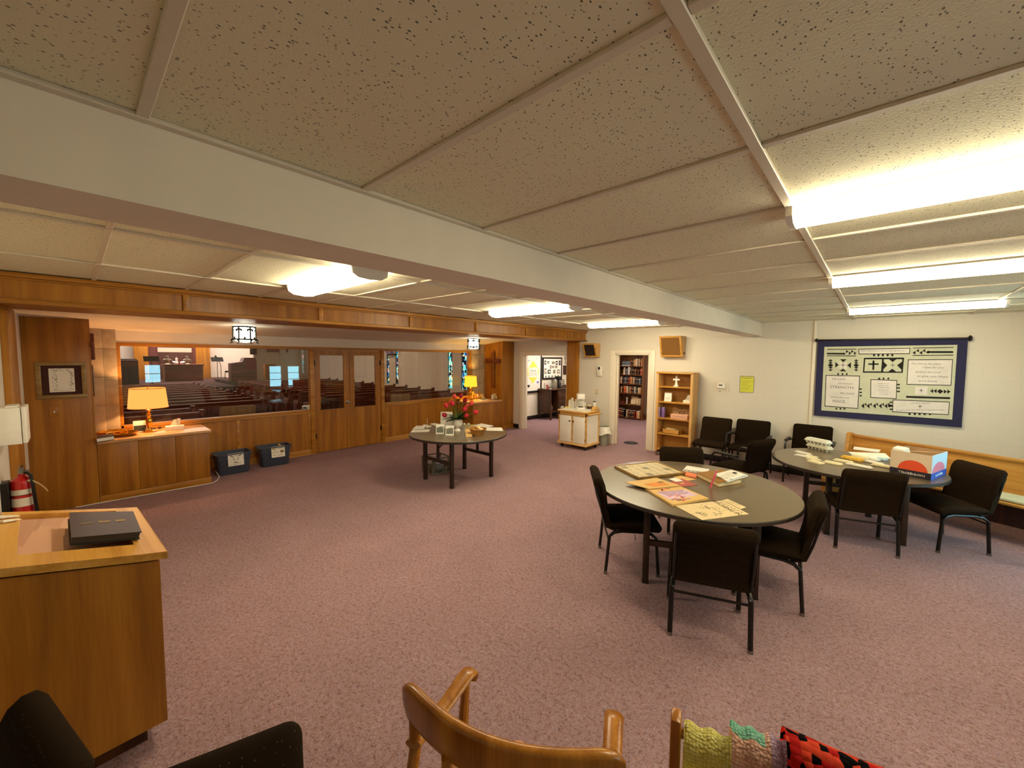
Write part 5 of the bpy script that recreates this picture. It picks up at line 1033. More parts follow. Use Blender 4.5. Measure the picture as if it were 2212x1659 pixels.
sheet('paper_note','small white note beside the red folder','paper',((1444,1035),(1460,1041),(1476,1039),(1459,1032)),Zt+.004,[M['paper']],.002)
redc=mat('dusty_red_card',(176,84,72),.7,vary=.05)
sheet('red_folder','dusty red card with a pale motif in table centre','card',((1444,1042),(1468,1052),(1508,1048),(1473,1034)),Zt+.001,[redc,M['manila']],.002,marks=lambda rect,b,bl:rect(.45,.4,.62,.6,1))
bookbox('thick_book','thick cream-paged book lying under the clipboard, round table','book',[P(x,y,Zt) for x,y in ((1553,1053),(1602,1044),(1560,1023),(1505,1030))],.045,[mat('tan_book_cover',(150,104,40),.5,bump=.1),mat('cream_pages',(232,210,160),.7,vary=.06,scale=40)])
bz=Zt+.049
sheet('magazine','blue-edged magazine lying on top of the thick book','magazine',((1572,1042),(1616,1029),(1580,1017),(1545,1026)),bz,[M['paper'],M['ink'],mat('blue_cover_edge',(120,150,196),.5,bump=.02)],.012,marks=lambda rect,b,bl:[rect(.12,.25,.5,.75,1),rect(.55,.2,.85,.4,1),rect(.1,.02,.95,.08,2)])
sheet('clipboard_sheet','dark clipboard with white form resting on the magazine','clipboard',((1548,1029),(1585,1035),(1607,1027),(1571,1018)),bz+.0135,[M['paper'],M['greyink'],M['ink']],.004,marks=lambda rect,b,bl:[lines(6)(rect,b,bl),rect(.4,.86,.6,.98,2,.008)])
pc=P(1530,1058,Zt); t=thing('acrylic_sign_stand','upright pink card in a clear slanted stand on round table','sign',pc,math.atan2(*( (P(1552,1040,Zt)-pc).yx)))
b=MB(); b.hexa([(-.004,-.0,0),(.10,0,0),(.10,.004,0),(-.004,.004,0)],[(.03,-.05,.185),(.13,-.05,.185),(.13,-.046,.185),(.03,-.046,.185)]); b.box(0,-.0,0,.10,.10,.004); b.build('stand',M['acrylic'],t)
b=MB(); b.hexa([(.004,-.004,.008),(.092,-.004,.008),(.092,-.002,.008),(.004,-.002,.008)],[(.036,-.048,.178),(.122,-.048,.178),(.122,-.046,.178),(.036,-.046,.178)]); b.build('pink_card',mat('hot_pink_card',(236,72,104),.5,vary=.1,scale=20),t)
# ================================================================ EGG CARTON TABLE THINGS
ec=mat('moulded_pulp_grey',(206,200,176),.9,vary=.06,scale=20,bump=.4); ec2=mat('moulded_pulp_pale',(222,220,204),.9,vary=.05,scale=20,bump=.4)
def egg_carton(loc,rz,label,m):
    t=thing('egg_carton',label,'carton',loc,rz,'egg cartons in the stack'); L_,w=.152,.055
    b=MB()
    for i in range(6):
        for j in range(2): b.lathe([(0,0),(.012,0),(.024,.034)],c=(-L_+.025+.0505*i,-.026+.052*j,0),n=10)
    b.box(-L_,-w,.032,L_,w,.042,bev=.004); b.build('base_tray',m,t)
    b=MB(); b.hexa([(-L_,-w,.042),(L_,-w,.042),(L_,w,.042),(-L_,w,.042)],[(-L_+.018,-w+.02,.074),(L_-.018,-w+.02,.074),(L_-.018,w-.02,.074),(-L_+.018,w-.02,.074)]); b.build('lid',m,t)
e0=P(1770,972,Zt); ea=math.atan2(*( (P(1788,974,Zt)-P(1746,964,Zt)).yx))
egg_carton(e0,ea,'lower grey egg carton of the stack of two',ec); egg_carton(e0+Vector((-.02,.01,.0745)),ea+.05,'upper pale egg carton lying on the lower one',ec2)
pl=mat('cream_carton_pulp',(236,224,186),.9,vary=.05,scale=20,bump=.3); plw=mat('white_carton_pulp',(236,230,216),.9,vary=.04,scale=20,bump=.3); yl=mat('yellow_carton_pulp',(230,186,74),.85,vary=.06,scale=20,bump=.3); bw=mat('pale_blue_carton',(196,222,232),.7,vary=.05)
EG=[(1735,980,.17,.045,.02,plw,'long white carton strip on egg table, farthest back of the left cluster'),(1733,986,.14,.04,.018,plw,'white carton strip just in front of the farthest one, left cluster'),(1753,988,.11,.05,.018,pl,'cream carton piece in the middle of the left cluster'),(1758,994,.12,.05,.02,pl,'cream carton piece second from the front in the left cluster'),(1762,1000,.14,.055,.02,pl,'frontmost cream carton piece of the left cluster'),
 (1799,1002,.15,.06,.022,pl,'cream carton lid left of the chair back, front edge of the pile'),(1822,998,.16,.055,.022,pl,'cream carton lid behind the frontmost lid, table middle'),(1832,991,.11,.06,.03,yl,'yellow carton piece on the pile, left one'),(1850,995,.11,.06,.03,yl,'yellow carton piece on the pile, nearer the paper box'),(1860,990,.15,.07,.03,pl,'cream carton lid behind the yellow pieces'),(1882,993,.14,.05,.024,plw,'white carton strip between the cream lid and the blue one'),(1905,994,.08,.05,.026,bw,'pale blue-white carton piece beside the paper box'),(1856,1008,.20,.05,.018,plw,'long white carton strip behind the chair back'),(1888,1001,.16,.045,.018,plw,'white carton strip lying slanted before the blue piece'),(1903,1008,.14,.05,.022,pl,'cream carton lid touching the paper box front')]
rr=random.Random(21)
for k,(px,py,l_,w_,h_,m_,lab) in enumerate(EG):
    c=P(px,py,Zt+.0); w_*=1.6; l_*=1.2; b=MB(); n=4; pts=[]
    for i in range(n):
        x0=-l_/2+l_*i/n; pts+=[(x0+.004,-w_/2+.006),(x0+l_/n*.5,-w_/2),(x0+l_/n-.004,-w_/2+.006)]
    pts2=[(-x,-y) for x,y in pts]; b.prism(pts+pts2,0,h_*.6); b.prism([(x*.86,y*.7) for x,y in pts+pts2],h_*.6,h_)
    tag(b.build('carton_piece',m_,loc=c+Vector((0,0,.0004*k)),rz=-.32+rr.uniform(-.35,.2)),lab,'carton','cut egg carton pieces')
sheet('paper_strip','white paper strip at the far edge of the egg carton table','paper',((1843,971),(1898,978),(1902,973),(1845,966)),Zt,PI_,.010,grp='paper strips on egg table')
sheet('paper_strip','wide white paper sheet behind the yellow carton pieces','paper',((1832,977),(1850,989),(1924,991),(1912,980)),Zt,PI_,.006,grp='paper strips on egg table')
f0=Vector((.155,5.885,Zt)); xa=Vector((.949,-.316,0)); lx=.318; ya=Vector((-xa.y,xa.x,0)); dy=.45; H=.252
mb=Matrix((xa,ya,Vector((0,0,1)))).transposed().to_4x4(); 
t=thing('paper_box','open copy paper carton with orange sun design on egg table','box',f0,math.atan2(xa.y,xa.x))
bxm=[mat('carton_tan_white',(226,204,176),.6,vary=.02),mat('carton_orange_red',(232,84,44),.55,bump=.02),mat('carton_navy',(34,26,40),.55,bump=.02),mat('carton_pale_blue',(206,226,240),.55,bump=.02),mat('carton_blue',(56,92,190),.55,bump=.02),mat('carton_pink',(236,130,150),.55,bump=.02),M['paper'],mat('carton_kraft',(186,150,112),.7,vary=.04)]
b=MB(); th=.005
b.box(0,0,.07,lx,th,H,0); b.box(0,0,0,lx,th,.07,2); b.box(lx-th,th,.07,lx,dy,H,3); b.box(lx-th,th,0,lx,dy,.07,4); b.box(0,th,0,th,dy,H,7); b.box(0,dy-th,0,lx,dy,H,7); b.box(0,0,0,lx,dy,th,7)
b.box(0,th,H-.0,th,dy*.35,H+.0,7)
XZ=xf((0,-.0004,0),rx=PI/2)
sun=[(lx*.56+.36*lx*math.cos(a),.07+.105*math.sin(a)) for a in [PI*k/20 for k in range(21)]]; sun=[(min(x,lx-.004),z) for x,z in sun]; b.prism(sun,0,.0006,1,M=XZ)
SD=xf((lx+.0004,0,0),rz=PI/2)@RXM
b.prism([(dy*.45+dy*.4*math.cos(a),.07+.10*math.sin(a)) for a in [PI*k/16 for k in range(17)]],-.0006,0,5,M=SD); b.prism([(dy*.28+.016*math.cos(k*PI/8),.12+.045*math.sin(k*PI/8)) for k in range(16)],-.001,-.0002,0,M=SD)
words(b,SD,dy*.3,dy*.75,.035,.022,6,2,-.0006+.0004)
b.text('HAMMERMILL',.034,XZ@xf((lx*.54,.036,.0008),rz=PI),6,.0003)
b.build('carton',bxm,t)
b=MB(); b.hexa([(th,.02,H-.07),(th,.15,H-.07),(.12,.15,H-.07),(.12,.02,H-.07)],[(th,.02,H+.02),(th,.15,H+.03),(.10,.15,H+.025),(.10,.02,H+.012)]); b.build('flap',M['paper'],t)
b=MB(); b.tube([(.03,.22,H-.03),(lx-.05,dy-.06,H-.02)],.007,6); b.box(.08,.05,.05,lx-.06,dy-.05,.15); b.build('contents',bxm[7],t)
# ================================================================ SANCTUARY BEYOND THE GLASS
ORD=['first','second','third','fourth','fifth','sixth','seventh','eighth','ninth','tenth','eleventh','twelfth','thirteenth','fourteenth','fifteenth','sixteenth','seventeenth']
def make_pew(L_,label):
    t=thing('church_pew',label,'pew')
    b=MB(); b.hexa([(-.03,.03,.40),(.0,.03,.40),(.0,L_-.03,.40),(-.03,L_-.03,.40)],[(.05,.03,.85),(.08,.03,.85),(.08,L_-.03,.85),(.05,L_-.03,.85)]); b.box(.035,.03,.845,.105,L_-.03,.88,bev=.010); b.build('backrest',M['pew'],t)
    b=MB(); b.box(-.43,.03,.40,.02,L_-.03,.44,bev=.008); b.box(-.10,.03,.06,-.07,L_-.03,.40); b.build('seat',M['pew'],t)
    for y in (0,L_-.05):
        b=MB(); b.prism([(-.46,0),(.10,0),(.13,.86),(.10,.90),(.03,.90),(-.05,.62),(-.42,.60),(-.46,.55)],y,y+.05,M=Matrix(((1,0,0,0),(0,0,1,0),(0,1,0,0),(0,0,0,1))),bev=.006); b.box(.02,y-.012,.895,.135,y+.062,.922,bev=.006); b.build('end_panel',M['pew'],t)
    return t
PL=make_pew(4.6,''); PR=make_pew(3.65,'')
for k in range(13):
    x=-9.42-.8*k; y1=1.62 if k<2 else 3.08
    l='dark wooden pew, %s row from the glass, left block of the sanctuary'%ORD[k]
    if k==0: o=PL; o.location=(x,y1-4.6,0); o['label']=l; o['group']='pews in the sanctuary left block'
    else: dup(PL,(x,y1-4.6,0),0,l)
    l='dark wooden pew, %s row from the glass, right block of the sanctuary'%ORD[k]
    y0=4.47 if k>1 else 5.95
    if k==0: 
        o=PR; o.location=(x,5.95,0); o['label']=l; o['group']='pews in the sanctuary right block'
        for c in o.children: c.scale.y=.6
    elif k==1: dup(PR,(x,5.95,0),0,l)
    else: 
        q=dup(PR,(x,4.47,0),0,l)
        for c in q.children: c.scale.y=1
tan=mat('tan_upholstery',(128,98,58),.9,vary=.06,bump=.3,scale=160)
def uph(loc,rz,label):
    t=thing('upholstered_armchair',label,'chair',loc,rz,'upholstered chairs behind the glass')
    b=MB(); cushion(b,[(-.26,.40),(.26,.40),(.30,.44),(.28,.50),(-.26,.49)],-.27,.27,.04); b.build('seat',tan,t,smooth=50)
    b=MB(); cushion(b,[(-.24,.44),(-.16,.46),(-.22,.75),(-.27,1.0),(-.31,1.02),(-.35,1.0),(-.31,.75)],-.285,.285,.05); b.build('backrest',tan,t,smooth=50)
    for s in (-1,1):
        b=MB(); b.box(s*.32-.03,-.30,.62,s*.32+.03,.24,.66,bev=.012); b.tube([(s*.32,.2,.0),(s*.32,.2,.63)],.02,8); b.tube([(s*.30,-.26,.0),(s*.30,-.30,.63)],.02,8); b.build('arm_frame',M['birch'],t)
uph((-8.98,2.02,0),PI/2,'tan upholstered armchair right behind the sanctuary window, left of centre'); uph((-8.98,5.42,0),PI/2,'tan upholstered armchair behind the window right of the double doors')
def wchair(loc,rz,label):
    t=thing('wooden_side_chair',label,'chair',loc,rz,'dark side chairs at the back of the sanctuary')
    b=MB(); b.box(-.22,-.21,.43,.22,.22,.46,bev=.01); b.build('seat',M['walnut'],t)
    b=MB(); cushion(b,[(-.20,.52),(-.17,.52),(-.20,.86),(-.24,.90),(-.26,.86)],-.22,.22,.02); b.build('backrest',M['walnut'],t)
    for sx in (-1,1):
        for sy in (-1,1): b=MB(); b.tube([(sx*.2,sy*.19,0),(sx*.19,sy*.18,.44)]+([(sx*.19,-.22,.85)] if sy<0 else []),.016,6); b.build('leg',M['walnut'],t)
wchair((-9.7,2.62,0),PI/2,'dark side chair at the aisle right of the tan armchair'); wchair((-9.5,3.72,0),PI/2,'dark side chair seen through the glass just left of the double doors'); wchair((-9.9,4.15,0),PI/2,'dark side chair seen through the left door pane')
t=thing('small_table','dark round side table between two side chairs behind the glass','table',(-9.2,3.17,0)); b=MB(); b.lathe([(0,.70),(.30,.70),(.305,.715),(.30,.73),(0,.73)],n=30); b.build('table_top',M['walnut'],t); b=MB(); b.lathe([(0,0),(.2,0),(.2,.03),(.04,.06),(.035,.70),(0,.70)],n=18); b.build('pedestal',M['walnut'],t)
# chancel furniture
CFZ=.45
av=mat('altar_front_wood',(92,44,20),.4,vary=.15,scale=6)
t=thing('altar','long wooden altar at the far end of the sanctuary','altar',(-29.2,4.24,CFZ)); b=MB(); b.box(-.4,-.84,0,.4,.84,.88,bev=.01); b.build('body',M['pew'],t); b=MB(); b.box(-.46,-.90,.88,.46,.90,.95,bev=.01); b.build('altar_top',M['pew'],t)
az=CFZ+.95
def alt(px,z=az): v=PX(px,780,-29.0); return Vector((-29.0,v.y,z))
t=thing('open_bible','open white book with red ribbon lying on the altar','book',alt(386)); b=MB(); 
for s in (-1,1): b.hexa([(.1,0,.05),(-.1,0,.09),(-.1,s*.26,.16),(.1,s*.26,.10)],[(.1,0,.08),(-.1,0,.12),(-.1,s*.26,.18),(.1,s*.26,.12)])
b.box(-.12,-.2,0,.1,.2,.06); b.build('pages',M['paper'],t); b=MB(); b.box(.10,-.03,-.14,.115,.05,.15); b.build('ribbon',mat('red_ribbon',(180,30,40),.6,bump=.05),t)
t=thing('altar_candle','white candle on a pale stand in the middle of the altar','candle',alt(383)+Vector((-.25,0,0))); b=MB(); b.lathe([(0,0),(.16,0),(.06,.06),(.04,.12),(.06,.15),(0,.15)],n=16); b.build('stand',M['brass'],t); b=MB(); b.lathe([(0,.15),(.05,.15),(.055,.34),(.0,.36)],n=14); b.tube([(0,0,.35),(0,0,.42)],.008,5); b.build('candle',M['plasticwhite'],t)
sil=mat('tarnished_silver',(150,140,120),.35,.8,vary=.2)
for px,l in ((362,'silver-grey figurine left of the altar candle'),(405,'silver-grey figurine right of the altar candle')):
    t=thing('figurine',l,'figurine',alt(px)+Vector((-.1,0,0)),0,'altar figurines'); b=MB(); b.lathe([(0,0),(.14,0),(.12,.03),(.05,.06),(.07,.14),(.11,.22),(.08,.30),(.03,.33),(.06,.37),(.07,.42),(.04,.47),(0,.48)],n=14,sx=.8); b.build('body',sil,t); b=MB()
    for s in (-1,1): b.tube([(0,s*.05,.28),(.03,s*.16,.24),(.02,s*.2,.14)],[.03,.03,.015],7)
    b.build('wings',sil,t)
t=thing('altar_screen','tall wooden screen with red panel behind the altar','screen',(-31.8,4.3,CFZ)); b=MB(); 
for y0,y1,m_ in ((-1.9,-1.25,0),(-1.25,-.85,1),(-.85,.75,2),(.75,.95,1),(.95,1.7,0)): b.box(-.06,y0,0,.04+.02*m_,y1,3.2,m_,bev=.01)
b.box(.0,-.85,1.63,.10,.75,1.9,3); b.build('panelling',[M['honey'],mat('maroon_panel',(86,30,26),.6,vary=.1),mat('dark_red_panel',(70,28,18),.6,vary=.15),mat('pale_cloth_band',(214,176,150),.7,vary=.05)],t)
v=PX(278,775,-27)
t=thing('organ_console','dark organ console at the left of the chancel','organ',(-27.2,1.75,CFZ)); b=MB(); b.box(-.5,-.75,0,.2,.45,1.2,bev=.02); b.box(.2,-.72,0,.24,.42,.9,1); b.build('case',[M['pew'],M['walnut']],t); b=MB(); b.box(-.45,-.72,1.2,.0,.42,1.26,bev=.01); b.build('lid',M['walnut'],t)
def mstand(loc,rz,h,label):
    t=thing('music_stand',label,'stand',loc,rz,'music stands in the chancel'); b=MB(); b.box(-.26,-.02,h,.26,.02,h+.34,M=xf((0,0,0),rx=0)@Matrix.Rotation(0,4,'X')); 
    b.bm.free(); b=MB(); b.hexa([(-.27,.10,h),(.27,.10,h),(.27,-.12,h+.22),(-.27,-.12,h+.22)],[(-.27,.115,h+.01),(.27,.115,h+.01),(.27,-.105,h+.235),(-.27,-.105,h+.235)]); b.build('desk',M['black'],t)
    b=MB(); b.tube([(0,0,.08),(0,0,h+.1)],.014,8); 
    for k in range(3): b.tube([(0,0,.2),(.25*math.cos(k*2.1),.25*math.sin(k*2.1),.01)],.012,6)
    b.build('tripod',M['metal'],t)
q=P(471,826,CFZ); s_=PX(471,777,q.x); mstand((q.x,q.y,CFZ),-PI/2,s_.z-CFZ-.1,'black music stand silhouetted on the white chancel wall')
v=PX(327,776,-24.5); mstand((-24.5,v.y,CFZ),-PI/2,v.z-CFZ-.1,'black music stand in front of the altar screen, left')
v=PX(488,775,-26.3); t=thing('microphone_stand','microphone on a straight stand between music stand and pulpit','microphone',(-26.75,v.y-.15,.60)); h=v.z-.60; b=MB(); b.cyl(0,0,0,.03,.16); b.tube([(0,0,.02),(0,0,h-.35),(0,-.12,h)],.014,8); b.build('stand',M['metal'],t); b=MB(); b.tube([(0,-.10,h-.02),(0,-.20,h+.10),(0,-.25,h+.16)],[.03,.04,.045],8); b.build('microphone',M['black'],t)
v=PX(503,800,-26.0); t=thing('chancel_chair','black padded chair on the low platform beside the pulpit','chair',(-26.2,v.y,.60),PI/2+.2); b=MB(); cushion(b,SEATP,-.26,.26,.035); b.build('seat',M['fabricplain'],t); b=MB(); cushion(b,backprof(),-.256,.256,.045); b.build('backrest',M['fabricplain'],t)
for sx in (-1,1):
    for fr in (0,1): b=MB(); b.tube(side_leg(sx,fr),.016,7); b.build('leg',M['metal'],t)
pv=PX(528,790,-24.2); t=thing('pulpit','dark wooden pulpit draped with a red cloth','pulpit',(-24.3,pv.y,CFZ)); b=MB(); b.prism([(-.62,0),(.5,0),(.5,1.2),(.42,1.34),(-.05,1.34),(-.12,1.16),(-.62,1.08)],-.3,.3,M=YZX,bev=.01); b.build('body',M['pew'],t); b=MB(); b.box(.30,-.02,.78,.32,.46,1.36,bev=.004); b.box(-.3,-.02,1.345,.32,.46,1.36); b.build('cloth',mat('dusky_red_cloth',(128,36,36),.85,vary=.08,bump=.3,scale=60),t)
def onwall(px0,py0,px1,py1,x,name,label,cat,m_,d=.03):
    a=PX(px0,py0,x); c=PX(px1,py1,x); b=MB(); o=(a+c)/2; b.box(0,-abs(c.y-a.y)/2,-abs(a.z-c.z)/2,d,abs(c.y-a.y)/2,abs(a.z-c.z)/2,bev=.004); return tag(b.build(name,m_,loc=o),label,cat)
onwall(539,748,553,766,-25.98,'wall_speaker','dark wall speaker high on the chancel side wall above pulpit','speaker',M['walnut'],.2)
onwall(576,752,622,761,-25.95,'banner','red banner with pale lettering high on the sanctuary side wall','banner',mat('red_banner_cloth',(140,44,44),.85,vary=.35,scale=5),.02)
onwall(568,786,592,820,-25.6,'lectern','brown wooden lectern by the far side wall beyond the pews','lectern',M['honey'],.4)
# chandelier
v=PX(854,766,-15.5); t=thing('chandelier','round iron chandelier with violet glass hanging over the pews','chandelier',(-15.5,v.y,v.z)); b=MB(); b.tube([(.34*math.cos(k*PI/12),.34*math.sin(k*PI/12),0) for k in range(24)],.03,8,closed=True); 
for k in range(3): b.tube([(.33*math.cos(k*2.1),.33*math.sin(k*2.1),.02),(0,0,.6)],.012,5)
b.tube([(0,0,.6),(0,0,5.2-v.z)],.012,5); b.build('iron_ring',M['metal'],t)
for k in range(6):
    b=MB(); b.lathe([(.0,.02),(.06,.03),(.07,.14),(0,.15)],c=(.33*math.cos(k*1.047),.33*math.sin(k*1.047),0),n=12); b.build('lamp_glass',mat('violet_glass',(170,140,210),.3,vary=.1),t)
# sticker on the glass
a=PX(653,876,XG-.04); c=PX(672,892,XG-.04); t=thing('window_sticker','white and navy sticker in the lower right corner of the sanctuary window','sticker',(XG-.045,(a.y+c.y)/2,(a.z+c.z)/2)); w=abs(c.y-a.y)/2; h=abs(a.z-c.z)/2
PXM=lambda x:Matrix(((0,0,1,x),(1,0,0,0),(0,1,0,0),(0,0,0,1)))
b=MB(); b.box(0,-w,-h,.002,w,h,0); b.box(.002,-w*.9,-h*.75,.0026,-w*.05,h*.6,1); b.prism([(w*.05,-h*.7),(w*.22,-h*.7),(w*.12,-h*.1),(w*.3,h*.7),(w*.1,h*.4),(0,h*.0)],.002,.0026,1,M=PXM(0)); b.tube([(.003,-w*.75,h*.3),(.003,-w*.55,-h*.1),(.003,-w*.3,h*.2),(.003,-w*.45,-h*.5)],.006,5,m=0); words(b,PXM(0),w*.35,w*.9,h*.3,h*.25,2,1,.0026); words(b,PXM(0),w*.35,w*.9,-h*.1,h*.25,2,2,.0026); b.build('decal',[M['paper'],mat('navy_print',(28,24,60),.5,bump=.02),M['greyink']],t)
# ================================================================ HALL BEYOND THE LEFT DOORWAY
HX=-7.995
c5=lambda x,y:(1120+x/9.217,740+y/9.217)
def hy(x,y): v=PX(*c5(x,y),HX); return v.y,v.z
t=thing('welcome_board','white welcome poster board with yellow triangles, black framed','poster',(HX,0,0)); PM=PXM(0); y0,_=hy(100,300); y1,zt=hy(430,255); _,zb=hy(415,945); yr,_=hy(455,255)
b=MB(); b.box(.0,y0,zb,.02,y1,zt); 
def hp(pts,m,z=.022): b.prism([hy(*p) for p in pts],.02,z,m,M=PM)
hp(((285,355),(372,490),(195,500)),1); hp(((190,690),(360,690),(272,820)),1); hp(((190,505),(190,668),(148,660),(148,515)),1); hp(((378,500),(405,560),(378,660)),1); hp(((160,845),(218,842),(210,880),(192,900),(172,882)),2); hp(((355,772),(395,768),(394,806),(354,806)),3)
ym,zm=hy(283,560); b.text('Welcome',.075,PM@Matrix.Translation((ym,zm,.0205)),2,.0005); 
a_,c_=hy(200,612),hy(360,605); words(b,PM,a_[0],c_[0],a_[1],.02,4,4,.0212); a_,c_=hy(200,648),hy(360,642); words(b,PM,a_[0],c_[0],a_[1],.018,4,5,.0212); a_=hy(175,360); words(b,PM,a_[0],a_[0]+.1,a_[1],.022,2,6,.0212); a_=hy(340,310); words(b,PM,a_[0],a_[0]+.13,a_[1],.014,4,7,.0212)
b.build('poster',[M['paper'],mat('lemon_yellow_print',(240,224,90),.6,bump=.02),M['ink'],mat('violet_logo',(110,100,200),.6,bump=.02),M['greyink']],t)
b=MB(); b.box(0,y0,zt,.035,yr,zt+.05,bev=.004); b.box(0,y1,zb-.05,.035,yr,zt,bev=.004); b.box(0,y0,zb-.065,.05,y1,zb-.01,bev=.004); b.build('frame',M['black'],t)
t=thing('photo_board','black-framed bulletin board of small photos over the dark desk','board',(HX,0,0)); A_=[hy(*p) for p in ((480,715),(840,720),(850,325),(490,310))]; ya,yb_=A_[0][0],A_[1][0]; za,zb_=A_[0][1],A_[3][1]
b=MB(); b.box(0,ya,za,.02,yb_,zb_,0); W_=yb_-ya; H_=zb_-za
rr=random.Random(3)
for (u,v,w,h) in ((.06,.68,.10,.20),(.22,.74,.10,.12),(.45,.70,.16,.14),(.67,.66,.12,.20),(.85,.64,.10,.24),(.35,.47,.09,.18),(.47,.50,.12,.12),(.64,.50,.13,.12),(.06,.22,.12,.28),(.24,.22,.16,.2),(.53,.22,.13,.2),(.76,.22,.16,.2)):
    b.box(.02,ya+u*W_,za+v*H_,.023,ya+(u+w)*W_,za+(v+h)*H_,1 if rr.random()<.6 else 2); b.box(.023,ya+(u+w*.3)*W_,za+(v+h*.3)*H_,.0245,ya+(u+w*.8)*W_,za+(v+h*.7)*H_,2 if rr.random()<.5 else 0)
for k in range(5): b.prism([(ya+(.14+.17*k)*W_+.03*math.cos(a),za+.09*H_+.03*math.sin(a)) for a in [i*PI/6 for i in range(12)]],.02,.023,1,M=PXM(0))
b.build('board',[M['paper'],M['ink'],M['greyink']],t)
b=MB()
for r_ in ((ya-.03,za-.03,yb_+.03,za+.02),(ya-.03,zb_-.02,yb_+.03,zb_+.03),(ya-.03,za,ya+.02,zb_),(yb_-.02,za,yb_+.03,zb_)): b.box(0,r_[0],r_[1],.035,r_[2],r_[3],bev=.004)
b.build('frame',M['black'],t)
k_=hy(925,275); t=thing('key_ornament','black key-shaped ornament on the hall wall above a brown plaque','ornament',(HX,k_[0],k_[1])); b=MB(); b.tube([(.02,.05*math.cos(a),-.05+.05*math.sin(a)) for a in [i*PI/8 for i in range(16)]],.008,6,closed=True); b.tube([(.02,0,-.10),(.02,0,-.25)],.010,6); b.box(.01,0,-.25,.03,.04,-.22); b.build('key',M['black'],t)
a_,c_=hy(888,455),hy(968,632); b=MB(); b.box(0,a_[0],c_[1],.03,c_[0],a_[1],bev=.006); tag(b.build('wall_plaque',M['walnut'],loc=(HX,0,0)),'dark brown plaque on the hall wall right of photo board','plaque')
dz=PX(*c5(660,935),-7.44).z; dyr=PX(*c5(1035,885),-7.72).y
t=thing('desk','dark brown desk with drawers and knee hole in the hall','desk',(0,0,0)); y0,y1=9.98,dyr+.12; b=MB(); b.box(-7.97,y0-.02,dz-.03,-7.42,y1+.02,dz,bev=.006); b.build('desk_top',M['walnut'],t)
b=MB(); b.box(-7.95,y0,.20,-7.45,y0+.03,dz-.03); b.box(-7.95,y0+.38,.26,-7.46,y1,dz-.03); b.box(-7.95,y0,.20,-7.93,y1,dz-.03); b.box(-7.95,y0,.24,-7.5,y0+.4,.26); b.build('carcass',M['walnut'],t)
for k in range(3):
    za=.29+.17*k; b=MB(); b.box(-7.465,y0+.41,za,-7.445,y1-.03,za+.155,bev=.003); d_=b.build('drawer',M['walnut'],t)
    for y in (y0+.52,y1-.14): b=MB(); b.lathe([(0,0),(.014,.004),(.016,.02),(0,.024)],n=12,M=xf((-7.446,y,za+.08),ry=PI/2)); b.build('knob',M['chrome'],d_)
for x in (-7.92,-7.47):
    for y in (y0+.03,y0+.40,y1-.03): b=MB(); b.box(x-.025,y-.025,0,x+.025,y+.025,.3,bev=.004); b.build('leg',M['walnut'],t)
def dk(px,py,x=-7.72): return Vector((x,max(PX(1120+px/9.217,740+py/9.217,x).y,y0+.05),dz))
for px,py,l in ((470,860,'white cup stack at the left end of the dark desk'),(500,865,'white cup stack second from the left on the dark desk')):
    b=MB(); pr=[(0,0),(.042,0)]; 
    for k in range(8): pr+=[(.042-.0015*k,.024*k),(.041-.0015*k,.024*k+.02)]
    pr+=[(0,.2)]; b.lathe(pr,n=18); tag(b.build('cup_stack',M['plasticwhite'],loc=dk(px,py)),l,'cups','cup stacks on the hall desk')
b=MB(); b.lathe([(0,0),(.05,0),(.055,.06),(.03,.09),(.04,.12),(0,.13)],n=16); tag(b.build('red_canister',mat('mixed_red_tin',(150,40,40),.4,vary=.5,scale=30),loc=dk(570,845)),'small red patterned tin on the dark desk','tin')
for px,py,l in ((535,890,'white plastic spoon lying at the desk front, left one'),(640,885,'white plastic spoon lying at the desk front, right one')):
    b=MB(); b.tube([(0,-.06,.008),(0,.0,.01)],.006,6); b.lathe([(0,0),(.03,.006),(.034,.016),(0,.012)],c=(0,.03,0),n=14,sy=1.6); tag(b.build('white_spoon',M['plasticwhite'],loc=dk(px,py,-7.52),rz=.6),l,'spoon','white spoons on the hall desk')
t=thing('steel_urn','brushed steel beverage urn on the dark desk','urn',dk(715,880)+Vector((.0,.0,0))); b=MB(); b.lathe([(0,0),(.10,0),(.10,.26),(.09,.28),(0,.29)],n=24); b.build('body',M['chrome'],t); b=MB(); b.lathe([(0,.28),(.085,.28),(.06,.31),(.015,.32),(.015,.34),(0,.34)],n=20); b.build('lid',M['black'],t)
t=thing('black_coffee_urn','black coffee machine next to the steel urn','coffee maker',dk(800,880)); b=MB(); b.prism(rrect(-.09,-.09,.09,.09,.03),0,.03); b.prism(rrect(-.09,-.09,-.02,.09,.02),0,.36); b.prism(rrect(-.09,-.09,.08,.09,.03),.25,.38,bev=.01); b.build('body',M['black'],t); b=MB(); b.lathe([(0,0),(.06,0),(.065,.1),(.04,.17),(0,.17)],c=(.02,0,.035),n=20); b.build('pot',M['black'],t)
t=thing('glass_rack','round chrome wire rack right of the black coffee machine','rack',dk(870,870)); b=MB()
for k in range(5): r_=.09-.008*k; b.tube([(r_*math.cos(a),r_*math.sin(a),.02+.06*k) for a in [i*PI/8 for i in range(16)]],.006,5,closed=True)
for k in range(8): b.tube([(.09*math.cos(k*PI/4),.09*math.sin(k*PI/4),0),(.058*math.cos(k*PI/4),.058*math.sin(k*PI/4),.27)],.006,5)
b.build('wire_frame',M['chrome'],t)
b=MB(); b.box(-.1,-.12,0,.1,.12,.08,bev=.01); tag(b.build('brown_tray',M['pew'],loc=dk(950,870)),'brown wooden tray at the right end of the dark desk','tray')
